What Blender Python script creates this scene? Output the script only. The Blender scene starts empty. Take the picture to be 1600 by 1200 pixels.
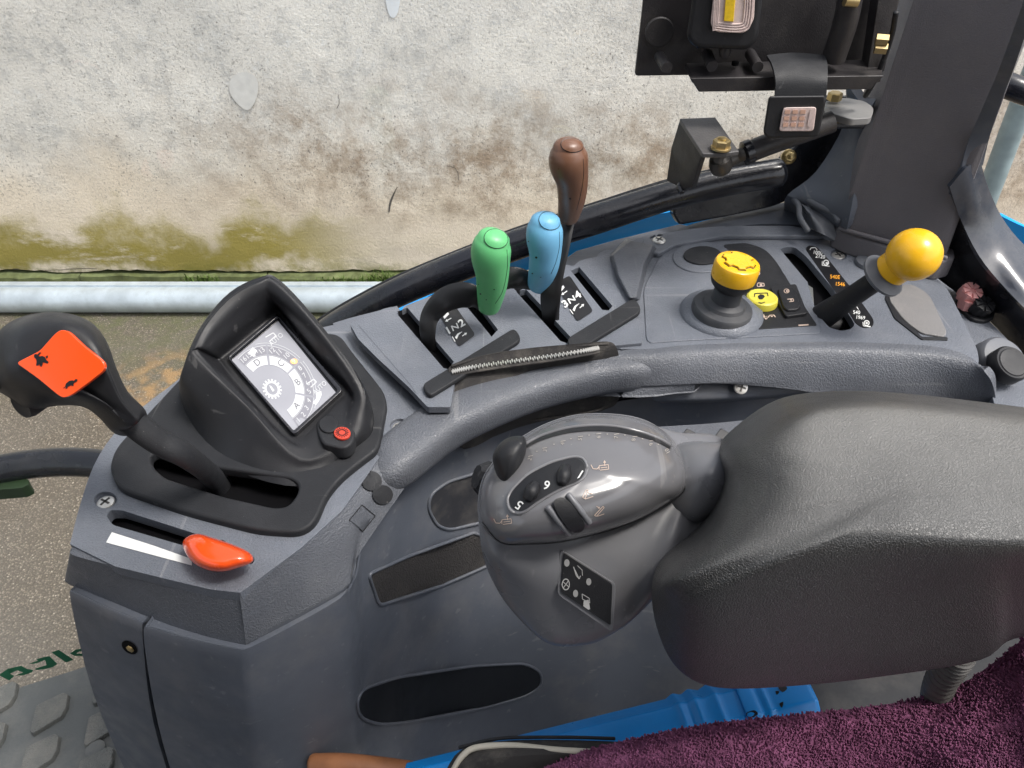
import bpy, bmesh, math, random
from mathutils import Vector, Matrix
from mathutils.bvhtree import BVHTree
random.seed(7)
R = math.radians
scene = bpy.context.scene
C = scene.collection

# ------------------------------------------------------------------ camera, sky, sun, exposure
CAMZ, PITCH, F = 2.3, R(40), 1200.0
cam_data = bpy.data.cameras.new("camera")
cam = bpy.data.objects.new("camera", cam_data); C.objects.link(cam)
cam.location = (0, 0, CAMZ); cam.rotation_euler = (R(90) - PITCH, 0, 0)
cam_data.sensor_width = 36.0; cam_data.lens = 36.0 * F / 1600.0
cam_data.clip_start = 0.02; cam_data.clip_end = 200
scene.camera = cam

SUN_EL, SUN_AZ = 62, 110        # azimuth measured clockwise from +Y (north)
world = bpy.data.worlds.new("World"); scene.world = world; world.use_nodes = True
wn = world.node_tree.nodes; wl = world.node_tree.links
bg = wn["Background"]
sky = wn.new("ShaderNodeTexSky"); sky.sky_type = 'NISHITA'; sky.sun_disc = False
sky.sun_elevation = R(SUN_EL); sky.sun_rotation = R(SUN_AZ); sky.dust_density = 4.0; sky.air_density = 1.0; sky.ozone_density = 1.0
hs = wn.new("ShaderNodeHueSaturation"); hs.inputs["Saturation"].default_value = 0.32
wl.new(sky.outputs[0], hs.inputs["Color"]); wl.new(hs.outputs[0], bg.inputs[0])
bg.inputs[1].default_value = 0.13
sun_d = bpy.data.lights.new("sun", 'SUN'); sun_d.energy = 1.5; sun_d.angle = R(14); sun_d.color = (1, .95, .88)
sun = bpy.data.objects.new("sun", sun_d); C.objects.link(sun)
_d = Vector((math.sin(R(SUN_AZ)) * math.cos(R(SUN_EL)), math.cos(R(SUN_AZ)) * math.cos(R(SUN_EL)), math.sin(R(SUN_EL))))
sun.rotation_euler = _d.to_track_quat('Z', 'Y').to_euler()
scene.view_settings.view_transform = 'Standard'; scene.view_settings.look = 'None'
scene.view_settings.exposure = 1.02; scene.view_settings.gamma = 1.0

# ------------------------------------------------------------------ picture -> place
CP, SP = math.cos(PITCH), math.sin(PITCH)
CAM = Vector((0, 0, CAMZ))
def ray(px, py):
    x = (px - 800) / F; y = (600 - py) / F
    return Vector((x, CP + y * SP, -SP + y * CP))
def V(px, py=None, h=None):
    """point seen at (px,py) lying h metres below eye height"""
    if isinstance(px, Vector): return px.copy()
    if py is None:
        px, py, h = px
    r = ray(px, py); return CAM + r * (h / -r.z)
def D(px, py, d):
    """point seen at (px,py), d metres deep"""
    return CAM + ray(px, py) * d
def PY(px, py, Y):
    r = ray(px, py); return CAM + r * (Y / r.y)
def on_plane(px, py, o, n):
    r = ray(px, py); return CAM + r * ((o - CAM).dot(n) / r.dot(n))
def proj(p):
    q = p - CAM
    d = q.y * CP - q.z * SP; u = q.y * SP + q.z * CP
    return 800 + F * q.x / d, 600 - F * u / d
def Z(x0, y0, s):
    return lambda x, y: (x0 + x / s, y0 + y / s)

# ------------------------------------------------------------------ materials
def mat(name, col, rough=.5, spec=.5, metal=0.0, grain=0, gs=0.0, var=.12, vs=6, dust=0.0, dustcol=(.42, .38, .33), coat=0, ds=14, rv=.08, scr=0, coatr=.08):
    m = bpy.data.materials.new(name); m.use_nodes = True
    nt = m.node_tree; N = nt.nodes; L = nt.links
    b = N["Principled BSDF"]
    b.inputs["Roughness"].default_value = rough; b.inputs["Metallic"].default_value = metal
    b.inputs["Specular IOR Level"].default_value = spec
    if coat: b.inputs["Coat Weight"].default_value = coat; b.inputs["Coat Roughness"].default_value = coatr
    tc = N.new("ShaderNodeTexCoord")
    n1 = N.new("ShaderNodeTexNoise"); n1.inputs["Scale"].default_value = vs; n1.inputs["Detail"].default_value = 6
    L.new(tc.outputs["Object"], n1.inputs["Vector"])
    mr = N.new("ShaderNodeMapRange"); mr.inputs[1].default_value = .3; mr.inputs[2].default_value = .7
    mr.inputs[3].default_value = 1 - var; mr.inputs[4].default_value = 1 + var
    L.new(n1.outputs["Fac"], mr.inputs[0])
    mx = N.new("ShaderNodeMix"); mx.data_type = 'RGBA'; mx.blend_type = 'MULTIPLY'; mx.inputs[0].default_value = 1
    mx.inputs[6].default_value = (*col, 1); L.new(mr.outputs[0], mx.inputs[7])
    out = mx.outputs[2]
    if dust:
        n2 = N.new("ShaderNodeTexNoise"); n2.inputs["Scale"].default_value = ds; n2.inputs["Detail"].default_value = 9; n2.inputs["Roughness"].default_value = .72
        L.new(tc.outputs["Object"], n2.inputs["Vector"])
        m2 = N.new("ShaderNodeMapRange"); m2.inputs[1].default_value = .48; m2.inputs[2].default_value = .78; m2.inputs[4].default_value = dust
        L.new(n2.outputs["Fac"], m2.inputs[0])
        x2 = N.new("ShaderNodeMix"); x2.data_type = 'RGBA'; L.new(m2.outputs[0], x2.inputs[0]); L.new(out, x2.inputs[6]); x2.inputs[7].default_value = (*dustcol, 1)
        out = x2.outputs[2]
    if scr:
        for (rz, sc_, lo, hi) in ((.6, (3, 90, 90), .70, .735), (-.9, (110, 4, 60), .71, .74)):
            mp_ = N.new("ShaderNodeMapping"); mp_.inputs["Scale"].default_value = sc_; mp_.inputs["Rotation"].default_value = (rz * .5, 0, rz); L.new(tc.outputs["Object"], mp_.inputs["Vector"])
            n4 = N.new("ShaderNodeTexNoise"); n4.inputs["Scale"].default_value = 1.0; n4.inputs["Detail"].default_value = 3; L.new(mp_.outputs[0], n4.inputs["Vector"])
            m4 = N.new("ShaderNodeMapRange"); m4.inputs[1].default_value = lo - .03; m4.inputs[2].default_value = hi; m4.inputs[4].default_value = scr; L.new(n4.outputs["Fac"], m4.inputs[0])
            x4 = N.new("ShaderNodeMix"); x4.data_type = 'RGBA'; L.new(m4.outputs[0], x4.inputs[0]); L.new(out, x4.inputs[6]); x4.inputs[7].default_value = (.45, .44, .43, 1); out = x4.outputs[2]
        n5 = N.new("ShaderNodeTexNoise"); n5.inputs["Scale"].default_value = 230; n5.inputs["Detail"].default_value = 2; L.new(tc.outputs["Object"], n5.inputs["Vector"])
        m5 = N.new("ShaderNodeMapRange"); m5.inputs[1].default_value = .74; m5.inputs[2].default_value = .78; m5.inputs[4].default_value = scr * 1.5; L.new(n5.outputs["Fac"], m5.inputs[0])
        x5 = N.new("ShaderNodeMix"); x5.data_type = 'RGBA'; L.new(m5.outputs[0], x5.inputs[0]); L.new(out, x5.inputs[6]); x5.inputs[7].default_value = (.5, .48, .45, 1); out = x5.outputs[2]
    L.new(out, b.inputs["Base Color"])
    r3 = N.new("ShaderNodeMapRange"); r3.inputs[1].default_value = .3; r3.inputs[2].default_value = .7
    r3.inputs[3].default_value = max(0, rough - rv); r3.inputs[4].default_value = rough + rv
    n3 = N.new("ShaderNodeTexNoise"); n3.inputs["Scale"].default_value = vs * 5; n3.inputs["Detail"].default_value = 5
    L.new(tc.outputs["Object"], n3.inputs["Vector"]); L.new(n3.outputs["Fac"], r3.inputs[0]); L.new(r3.outputs[0], b.inputs["Roughness"])
    if grain:
        vo = N.new("ShaderNodeTexNoise"); vo.inputs["Scale"].default_value = grain; vo.inputs["Detail"].default_value = 1.5
        vo.inputs["Distortion"].default_value = .6
        L.new(tc.outputs["Object"], vo.inputs["Vector"])
        ramp = N.new("ShaderNodeMapRange"); ramp.inputs[1].default_value = .38; ramp.inputs[2].default_value = .62; L.new(vo.outputs["Fac"], ramp.inputs[0])
        bp = N.new("ShaderNodeBump"); bp.inputs["Strength"].default_value = gs; bp.inputs["Distance"].default_value = .0006
        L.new(ramp.outputs[0], bp.inputs["Height"]); L.new(bp.outputs[0], b.inputs["Normal"]); L.new(bp.outputs[0], b.inputs["Coat Normal"])
    return m
def emat(name, col, e=1.0, base=None):
    m = bpy.data.materials.new(name); m.use_nodes = True
    b = m.node_tree.nodes["Principled BSDF"]; b.inputs["Base Color"].default_value = (*(base or col), 1)
    b.inputs["Emission Color"].default_value = (*col, 1); b.inputs["Emission Strength"].default_value = e; b.inputs["Roughness"].default_value = .3
    return m
M = {}
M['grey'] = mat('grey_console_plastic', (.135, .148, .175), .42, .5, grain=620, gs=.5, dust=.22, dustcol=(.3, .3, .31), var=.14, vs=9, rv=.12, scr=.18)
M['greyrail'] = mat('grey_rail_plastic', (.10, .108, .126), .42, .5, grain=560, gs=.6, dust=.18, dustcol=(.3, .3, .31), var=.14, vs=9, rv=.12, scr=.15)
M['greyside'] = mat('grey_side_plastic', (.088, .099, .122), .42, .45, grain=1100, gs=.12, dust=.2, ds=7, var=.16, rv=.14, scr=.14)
M['black'] = mat('black_matt_plastic', (.013, .0135, .016), .48, .4, grain=1300, gs=.15, dust=.08, dustcol=(.14, .14, .145), scr=.10, rv=.12)
M['blackrib'] = mat('black_soft_rubber', (.019, .02, .023), .58, .3, grain=900, gs=.2, dust=.12, dustcol=(.14, .14, .145), scr=.12, rv=.12)
M['void'] = mat('inside_shade', (.004, .004, .005), .9, .1)  # flat black standing in for the shade inside slots, holes and gaps
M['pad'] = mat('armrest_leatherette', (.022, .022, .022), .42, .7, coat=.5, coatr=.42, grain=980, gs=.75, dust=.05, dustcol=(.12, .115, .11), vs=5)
def lighten_top(m, col, amt, lo=.72, hi=.99):
    # paints upward faces lighter, in place of light on the top
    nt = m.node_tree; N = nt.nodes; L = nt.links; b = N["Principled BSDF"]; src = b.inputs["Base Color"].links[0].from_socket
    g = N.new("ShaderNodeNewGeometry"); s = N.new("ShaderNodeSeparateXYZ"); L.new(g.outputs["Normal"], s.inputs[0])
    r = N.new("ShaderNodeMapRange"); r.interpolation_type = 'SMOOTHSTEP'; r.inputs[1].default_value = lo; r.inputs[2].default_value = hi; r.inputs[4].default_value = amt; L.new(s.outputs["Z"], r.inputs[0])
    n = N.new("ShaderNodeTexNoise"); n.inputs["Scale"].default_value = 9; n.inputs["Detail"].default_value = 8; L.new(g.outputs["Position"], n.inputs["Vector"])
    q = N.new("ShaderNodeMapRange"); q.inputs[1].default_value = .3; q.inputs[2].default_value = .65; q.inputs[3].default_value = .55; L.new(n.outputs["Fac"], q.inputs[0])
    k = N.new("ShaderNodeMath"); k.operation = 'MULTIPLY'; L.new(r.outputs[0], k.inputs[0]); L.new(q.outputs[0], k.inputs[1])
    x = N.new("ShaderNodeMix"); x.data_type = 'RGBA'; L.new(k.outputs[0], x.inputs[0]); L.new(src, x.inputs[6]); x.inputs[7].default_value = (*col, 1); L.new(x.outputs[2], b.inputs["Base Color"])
lighten_top(M['pad'], (.30, .295, .28), .62, .80, 1.0)  # bright sheen of the cushion top put into its colour
M['pod'] = mat('pod_satin_grey', (.155, .155, .165), .17, .7, dust=.06, vs=4, scr=.15, rv=.06)
M['podlow'] = mat('pod_lower_grey', (.165, .168, .182), .3, .5, dust=.06, vs=4, scr=.15)
M['gloss'] = mat('gloss_black_paint', (.012, .013, .018), .22, .6, dust=.06, grain=90, gs=.12)
M['bracket'] = mat('black_painted_steel', (.022, .02, .022), .45, .5, dust=.10, grain=700, gs=.2)
M['pillar'] = mat('pillar_plastic', (.135, .128, .138), .65, .35, grain=700, gs=.45, dust=.06)
M['zinc'] = mat('yellow_zinc', (.55, .42, .2), .35, .5, metal=.9, dust=.2)
M['steel'] = mat('bright_steel', (.66, .64, .60), .38, .5, metal=.7, dust=.15)
M['dark'] = mat('dark_recess', (.09, .085, .08), .5, .3, metal=.6)
M['orange'] = mat('orange_red_plastic', (.85, .085, .012), .2, .6, var=.04, coat=.4)
M['yellow'] = mat('yellow_plastic', (.86, .47, .015), .25, .55, var=.04, dust=.03)
M['paleyellow'] = mat('pale_yellow_button', (.68, .6, .07), .4, .5, var=.04, dust=.05)
M['green'] = mat('green_grip', (.12, .47, .18), .42, .5, var=.08, vs=20, dust=.12, dustcol=(.02, .08, .03))
M['blue'] = mat('blue_grip', (.15, .40, .62), .42, .5, var=.08, vs=20, dust=.12, dustcol=(.03, .08, .12))
M['brown'] = mat('brown_grip', (.15, .072, .043), .35, .5, var=.1, vs=20, dust=.1)
M['fender'] = mat('blue_fender_paint', (.012, .38, .95), .4, .4, var=.03)
M['bluetube'] = mat('blue_tube_plastic', (.004, .25, .70), .35, .45, var=.1, vs=12, dust=.12, dustcol=(.02, .04, .07))
M['white'] = mat('white_print', (.70, .71, .70), .5, .4, var=.03)
M['amber'] = mat('amber_print', (.75, .33, .03), .5, .4, var=.03)
M['tan'] = mat('tan_print', (.55, .43, .36), .5, .4, var=.03)
M['ink'] = mat('black_print', (.012, .012, .014), .4, .4)
M['rimline'] = mat('worn_edge', (.1, .1, .105), .5, .4)
M['redring'] = mat('red_ring', (.55, .06, .035), .45, .4)
M['canvas'] = mat('black_canvas', (.045, .043, .043), .9, .2, grain=1500, gs=.6, dust=.25, ds=30)
M['wood'] = mat('worn_wood', (.26, .11, .05), .5, .4, vs=40, var=.3, dust=.2, dustcol=(.1, .05, .03))
M['piping'] = mat('cream_piping', (.5, .47, .4), .6, .3)
M['pink'] = mat('pink_cap', (.85, .42, .40), .5, .4, dust=.2, ds=300, dustcol=(.5, .1, .1))
M['duct'] = mat('grey_conduit', (.1, .098, .095), .5, .4, dust=.2)
M['mat'] = mat('rubber_mat', (.10, .108, .11), .6, .35, grain=300, gs=.2, dust=.25, ds=8)
M['matpad'] = mat('rubber_mat_stud', (.13, .135, .13), .65, .3, grain=420, gs=1, dust=.3, ds=20)
M['greenstk'] = mat('green_sticker', (.02, .11, .06), .6, .3)
M['boot'] = mat('grey_rubber_boot', (.11, .118, .135), .45, .4, dust=.1)
M['dboot'] = mat('dark_rubber_boot', (.05, .053, .06), .5, .4, dust=.12)
M['lens'] = mat('lamp_lens', (.62, .5, .47), .25, .6, var=.2, vs=60)
M['cob'] = mat('led_strip', (.75, .5, .02), .5, .4, var=.15, vs=300)
M['olive'] = mat('green_painted_box', (.025, .045, .02), .5, .4)
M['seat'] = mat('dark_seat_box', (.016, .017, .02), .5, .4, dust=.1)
M['arm'] = mat('black_lever_steel', (.012, .012, .013), .38, .5, dust=.08, dustcol=(.1, .1, .1))
M['dim'] = mat('dim_print', (.42, .42, .42), .5, .4, var=.03)
M['pale'] = mat('pale_pad', (.17, .165, .165), .55, .4, grain=600, gs=.25, dust=.2)

# ------------------------------------------------------------------ mesh helpers
def crom(P, n, closed):
    """Catmull-Rom resample of a list of Vectors, n samples per segment"""
    out = []; m = len(P)
    segs = m if closed else m - 1
    for i in range(segs):
        p1, p2 = P[i], P[(i + 1) % m]
        p0 = P[(i - 1) % m] if (closed or i > 0) else p1 * 2 - p2
        p3 = P[(i + 2) % m] if (closed or i + 2 < m) else p2 * 2 - p1
        for k in range(n):
            t = k / n
            out.append(.5 * ((2 * p1) + (p2 - p0) * t + (2 * p0 - 5 * p1 + 4 * p2 - p3) * t * t + (3 * p1 - p0 - 3 * p2 + p3) * t * t * t))
    if not closed: out.append(P[-1].copy())
    return out
def fil(pts, r=8, n=4):
    """round the corners of an outline given in pixels; r number or list"""
    out = []; m = len(pts)
    for i, p in enumerate(pts):
        rr = r[i] if isinstance(r, (list, tuple)) else r
        p = Vector(p[:2]); a = Vector(pts[i - 1][:2]); b = Vector(pts[(i + 1) % m][:2])
        da, db = (a - p), (b - p)
        if rr <= 0 or da.length < 1e-6 or db.length < 1e-6: out.append(tuple(p)); continue
        ra = min(rr, da.length * .45); rb = min(rr, db.length * .45)
        A = p + da.normalized() * ra; B = p + db.normalized() * rb
        for k in range(n + 1):
            t = k / n; q = A * (1 - t) ** 2 + p * 2 * t * (1 - t) + B * t * t; out.append((q.x, q.y))
    return out
def smooth_px(pts, n=4, closed=True):
    return [(v.x, v.y) for v in crom([Vector((p[0], p[1])) for p in pts], n, closed)]

def add_props(o, label=None, cat=None, group=None, kind=None):
    if label: o['label'] = label
    if cat: o['category'] = cat
    if group: o['group'] = group
    if kind: o['kind'] = kind
def thing(name, base, label, cat, group=None):
    o = bpy.data.objects.new(name, None); C.objects.link(o)
    o.location = base; o.empty_display_size = .05
    add_props(o, label, cat, group)
    return o
def link(name, me, m, parent=None, sharp=35, bevel=0, seg=3, flat=False):
    if m: me.materials.append(m)
    if not flat:
        me.polygons.foreach_set("use_smooth", [True] * len(me.polygons))
        if sharp < 180: me.set_sharp_from_angle(angle=R(sharp))
    o = bpy.data.objects.new(name, me); C.objects.link(o)
    if parent is not None:
        root = parent
        off = Vector((0, 0, 0))
        p = parent
        while p is not None: off += p.location; p = p.parent
        # mesh is in world coordinates: shift it into the parent's frame
        me.transform(Matrix.Translation(-off)); o.parent = parent
    if bevel:
        b = o.modifiers.new("bevel", 'BEVEL'); b.width = bevel; b.segments = seg; b.limit_method = 'ANGLE'; b.angle_limit = R(40); b.harden_normals = False
        for p in me.polygons: p.use_smooth = True
        for e in me.edges: e.use_edge_sharp = False
        w = o.modifiers.new("normals", 'WEIGHTED_NORMAL'); w.keep_sharp = False; w.weight = 80
    return o
def fix(me):
    bm = bmesh.new(); bm.from_mesh(me); bmesh.ops.recalc_face_normals(bm, faces=bm.faces); bm.to_mesh(me); bm.free(); return me
def mesh(verts, faces):
    me = bpy.data.meshes.new("mesh"); me.from_pydata([tuple(v) for v in verts], [], faces); me.update(); return fix(me)
def prism_me(top, bot):
    n = len(top)
    return mesh(list(top) + list(bot), [tuple(range(n)), tuple(range(2 * n - 1, n - 1, -1))] + [(i, (i + 1) % n, n + (i + 1) % n, n + i) for i in range(n)])
def subtract(me, cutters):
    """boolean difference, baked"""
    o = bpy.data.objects.new("tmp", me); C.objects.link(o); cs = []
    for c in cutters:
        k = bpy.data.objects.new("tmpc", c); C.objects.link(k); cs.append(k)
        md = o.modifiers.new("b", 'BOOLEAN'); md.operation = 'DIFFERENCE'; md.object = k; md.solver = 'EXACT'
    dg = bpy.context.evaluated_depsgraph_get(); dg.update()
    r = bpy.data.meshes.new_from_object(o.evaluated_get(dg))
    print("BOOL", len(me.polygons), len(r.polygons))
    if len(r.polygons) < len(me.polygons) * .6:
        for md in o.modifiers: md.solver = 'FAST'
        dg.update(); r = bpy.data.meshes.new_from_object(o.evaluated_get(bpy.context.evaluated_depsgraph_get())); print("FAST", len(r.polygons))
    for k in cs + [o]: bpy.data.objects.remove(k)
    if len(r.polygons) == 0: print("BOOLEAN EMPTY"); return me
    return r
def slab(name, pts, h, t, m, parent=None, bevel=.0015, cuts=(), seg=3, plane=None, sharp=35):
    """flat plate: outline in pixels on the level h below the eye (or on plane=(o,n)), t thick downwards.
       cuts: list of (outline, depth)"""
    if plane: o, n = plane; top = [on_plane(p[0], p[1], o, n) for p in pts]; dn = -n
    else: top = [V(p[0], p[1], p[2] if len(p) > 2 else h) for p in pts]; dn = Vector((0, 0, -1))
    me = prism_me(top, [p + dn * t for p in top])
    if cuts:
        cc = []
        for ol, dep in cuts:
            a = [(on_plane(p[0], p[1], *plane) if plane else V(p[0], p[1], h)) for p in ol]
            cc.append(prism_me([p - dn * .02 for p in a], [p + dn * dep for p in a]))
        me = subtract(me, cc)
    return link(name, me, m, parent, bevel=bevel, seg=seg, sharp=sharp)
def loft(name, rings, m, parent=None, nu=4, nv=4, closed=True, cap=(True, True), sharp=180, retme=False, straight=False):
    """rings of control points (px,py,h) or Vectors"""
    RR = [crom([V(p) if not isinstance(p, Vector) else p for p in r], nu, closed) for r in rings]
    cols = len(RR[0]); grid = []
    if straight: grid = RR
    else:
        tr = [crom([RR[j][i] for j in range(len(RR))], nv, False) for i in range(cols)]
        for j in range(len(tr[0])): grid.append([tr[i][j] for i in range(cols)])
    verts = [v for r in grid for v in r]; faces = []
    for j in range(len(grid) - 1):
        for i in range(cols if closed else cols - 1):
            k = (i + 1) % cols
            faces.append((j * cols + i, j * cols + k, (j + 1) * cols + k, (j + 1) * cols + i))
    if closed:
        for q, row in ((0, 0), (1, len(grid) - 1)):
            if cap[q]:
                c = sum((v for v in grid[row]), Vector()) / cols; verts.append(c); ci = len(verts) - 1
                for i in range(cols): faces.append((row * cols + i, row * cols + (i + 1) % cols, ci))
    me = mesh(verts, faces)
    if retme: return me
    return link(name, me, m, parent, sharp=sharp)
def sheet(name, rows, m, parent=None, thick=.01, nu=4, nv=4, sharp=40, dirn=None, cuts=(), straight=False):
    """open loft given thickness (rows of control points)"""
    RR = [crom([V(p) for p in r], nu, False) for r in rows]
    cols = len(RR[0])
    if straight: grid = RR
    else:
        tr = [crom([RR[j][i] for j in range(len(RR))], nv, False) for i in range(cols)]
        grid = [[tr[i][j] for i in range(cols)] for j in range(len(tr[0]))]
    rws = len(grid); fr = [v for r in grid for v in r]
    nm = []
    for j in range(rws):
        for i in range(cols):
            a = grid[j][min(i + 1, cols - 1)] - grid[j][max(i - 1, 0)]; b = grid[min(j + 1, rws - 1)][i] - grid[max(j - 1, 0)][i]
            n = a.cross(b); n = n.normalized() if n.length > 1e-12 else Vector((0, 0, 1))
            if n.dot(grid[j][i] - CAM) < 0: n = -n
            nm.append(dirn if dirn else n)
    bk = [fr[i] + nm[i] * thick for i in range(len(fr))]
    N = len(fr); f = []
    for j in range(rws - 1):
        for i in range(cols - 1):
            q = (j * cols + i, j * cols + i + 1, (j + 1) * cols + i + 1, (j + 1) * cols + i); f.append(q); f.append(tuple(N + k for k in reversed(q)))
    bd = [i for i in range(cols)] + [j * cols + cols - 1 for j in range(1, rws)] + [(rws - 1) * cols + i for i in range(cols - 2, -1, -1)] + [j * cols for j in range(rws - 2, 0, -1)]
    for i in range(len(bd)):
        a, b = bd[i], bd[(i + 1) % len(bd)]; f.append((a, b, N + b, N + a))
    me = mesh(fr + bk, f)
    if cuts: me = subtract(me, cuts)
    return link(name, me, m, parent, sharp=sharp)
def tube(name, pts, rad, m, parent=None, n=6, seg=16, flatten=None, caps='round', closed=False, retme=False, sq=1.0):
    """swept round bar. pts (px,py,h)/Vector, rad number or list per point. flatten=(Vector up, factor)"""
    P = [V(p) for p in pts]; rr = rad if isinstance(rad, (list, tuple)) else [rad] * len(P)
    Q = crom([Vector((p.x, p.y, p.z, r)) for p, r in zip(P, rr)], n, closed)
    pos = [Vector(q[:3]) for q in Q]; rs = [max(q[3], 1e-5) for q in Q]
    if caps == 'round' and not closed:
        for end in (0, 1):
            k = 0 if end == 0 else -1; k2 = 1 if end == 0 else -2
            d = (pos[k] - pos[k2]).normalized(); r = rs[k]; ap = []; ar = []
            for t in (.35, .65, .88, 1.0):
                ap.append(pos[k] + d * r * t * .62); ar.append(r * math.sqrt(max(0, 1 - t * t)) + 1e-5)
            if end == 0: pos = ap[::-1] + pos; rs = ar[::-1] + rs
            else: pos = pos + ap; rs = rs + ar
    verts = []; faces = []
    nrm = None
    for i, p in enumerate(pos):
        if closed: t = (pos[(i + 1) % len(pos)] - pos[i - 1]).normalized()
        else: t = (pos[min(i + 1, len(pos) - 1)] - pos[max(i - 1, 0)]).normalized()
        if flatten: nrm = flatten[0] - t * flatten[0].dot(t); nrm.normalize()
        elif nrm is None: nrm = t.orthogonal().normalized()
        else: nrm = (nrm - t * nrm.dot(t)).normalized()
        b = t.cross(nrm)
        ff = flatten[1] if flatten else 1
        for k in range(seg):
            a = 2 * math.pi * k / seg; ca, sa = math.cos(a), math.sin(a)
            if sq != 1: ca = math.copysign(abs(ca) ** sq, ca); sa = math.copysign(abs(sa) ** sq, sa)
            verts.append(p + (nrm * ca * ff + b * sa) * rs[i])
    K = len(pos)
    for i in range(K if closed else K - 1):
        for k in range(seg):
            j = (i + 1) % K
            faces.append((i * seg + k, i * seg + (k + 1) % seg, j * seg + (k + 1) % seg, j * seg + k))
    if not closed:
        faces.append(tuple(range(seg))); faces.append(tuple((K - 1) * seg + k for k in range(seg - 1, -1, -1)))
    me = mesh(verts, faces)
    if retme: return me
    return link(name, me, m, parent, sharp=50)
def lathe(name, base, axis, prof, m, parent=None, seg=32, sharp=35, lobes=0, lobe=0.0):
    """profile [(radius, height along axis)] turned about axis"""
    a = axis.normalized(); u = a.orthogonal().normalized(); w = a.cross(u); verts = []; faces = []
    for r, z in prof:
        for k in range(seg):
            t = 2 * math.pi * k / seg; q = r * (1 + (lobe * math.cos(lobes * t) if lobes else 0))
            verts.append(base + a * z + (u * math.cos(t) + w * math.sin(t)) * max(q, 1e-5))
    K = len(prof)
    for i in range(K - 1):
        for k in range(seg): faces.append((i * seg + k, i * seg + (k + 1) % seg, (i + 1) * seg + (k + 1) % seg, (i + 1) * seg + k))
    faces.append(tuple(range(seg))); faces.append(tuple((K - 1) * seg + k for k in range(seg)))
    return link(name, mesh(verts, faces), m, parent, sharp=sharp)
def wmesh(o):
    """bvh of an object's own mesh in world space"""
    off = Vector((0, 0, 0)); p = o
    while p is not None: off += p.location; p = p.parent
    dg = bpy.context.evaluated_depsgraph_get(); dg.update()
    me = o.evaluated_get(dg).to_mesh()
    t = BVHTree.FromPolygons([v.co + off for v in me.vertices], [tuple(p.vertices) for p in me.polygons]); return t
def hit(px, py, bvhs, off=.0006):
    r = ray(px, py).normalized(); best = None
    for b in bvhs:
        loc, n, i, d = b.ray_cast(CAM, r)
        if loc is not None and (best is None or d < best[2]):
            if n.dot(r) > 0: n = -n
            best = (loc, n, d)
    if best is None: return None, None
    return best[0] + best[1] * off, best[1]
def decal(name, polys, targets, m, parent=None, off=.0006, sub=0, thick=0):
    """flat print laid on a surface: polygons in pixels, wrapped on to the target"""
    bm = bmesh.new()
    for pl in polys:
        vs = [bm.verts.new((p[0], p[1], 0)) for p in pl]
        try: bm.faces.new(vs)
        except ValueError: pass
    if sub:
        bmesh.ops.triangulate(bm, faces=bm.faces)
        for _ in range(sub):
            es = [e for e in bm.edges if e.calc_length() > 5]
            if es: bmesh.ops.subdivide_edges(bm, edges=es, cuts=1); bmesh.ops.triangulate(bm, faces=bm.faces)
    bad = []; last = None
    for v in bm.verts:
        loc, n = hit(v.co.x, v.co.y, targets, off)
        if loc is None: bad.append(v)
        else: v.co = loc
    if bad: bmesh.ops.delete(bm, geom=bad, context='VERTS')
    me = bpy.data.meshes.new("print"); 
    if thick:
        c = Vector((0, 0, 0))
        r = bmesh.ops.extrude_face_region(bm, geom=bm.faces[:])
        for v in [g for g in r['geom'] if isinstance(g, bmesh.types.BMVert)]:
            v.co += (CAM - v.co).normalized() * thick
    bm.normal_update(); bm.to_mesh(me); bm.free()
    if thick: fix(me)
    return link(name, me, m, parent, sharp=40)
def glyphs(s, ox, oy, ux, uy, vx, vy, shear=0, center=True, bold=0):
    """text polygons in pixels. (ux,uy): one em along the baseline, (vx,vy): one em up"""
    cu = bpy.data.curves.new("t", 'FONT'); cu.body = s; cu.resolution_u = 3; cu.shear = shear; cu.fill_mode = 'FRONT'; cu.offset = bold
    cu.align_x = 'CENTER' if center else 'LEFT'; cu.align_y = 'CENTER' if center else 'BOTTOM_BASELINE'
    o = bpy.data.objects.new("t", cu); C.objects.link(o)
    dg = bpy.context.evaluated_depsgraph_get(); dg.update()
    me = bpy.data.meshes.new_from_object(o.evaluated_get(dg)); out = []
    for p in me.polygons:
        out.append([(ox + me.vertices[i].co.x * ux + me.vertices[i].co.y * vx, oy + me.vertices[i].co.x * uy + me.vertices[i].co.y * vy) for i in p.vertices])
    bpy.data.objects.remove(o); bpy.data.curves.remove(cu); bpy.data.meshes.remove(me)
    return out
def bar(x0, y0, x1, y1, w):
    d = Vector((x1 - x0, y1 - y0)); n = Vector((-d.y, d.x)).normalized() * w / 2
    return [(x0 + n.x, y0 + n.y), (x1 + n.x, y1 + n.y), (x1 - n.x, y1 - n.y), (x0 - n.x, y0 - n.y)]
def pline(pts, w): return [bar(*pts[i], *pts[i + 1], w) for i in range(len(pts) - 1)]
def arrow(x0, y0, x1, y1, w, hd):
    d = Vector((x1 - x0, y1 - y0)); L = d.length; d.normalize(); n = Vector((-d.y, d.x))
    e = Vector((x1, y1)); b = e - d * hd
    return [bar(x0, y0, b.x, b.y, w), [tuple(b + n * hd * .6), tuple(e), tuple(b - n * hd * .6)]]
def disc(x, y, rx, ry=None, n=20, rot=0):
    ry = ry or rx; c, s = math.cos(rot), math.sin(rot)
    return [(x + rx * math.cos(a) * c - ry * math.sin(a) * s, y + rx * math.cos(a) * s + ry * math.sin(a) * c) for a in [2 * math.pi * k / n for k in range(n)]]
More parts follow.
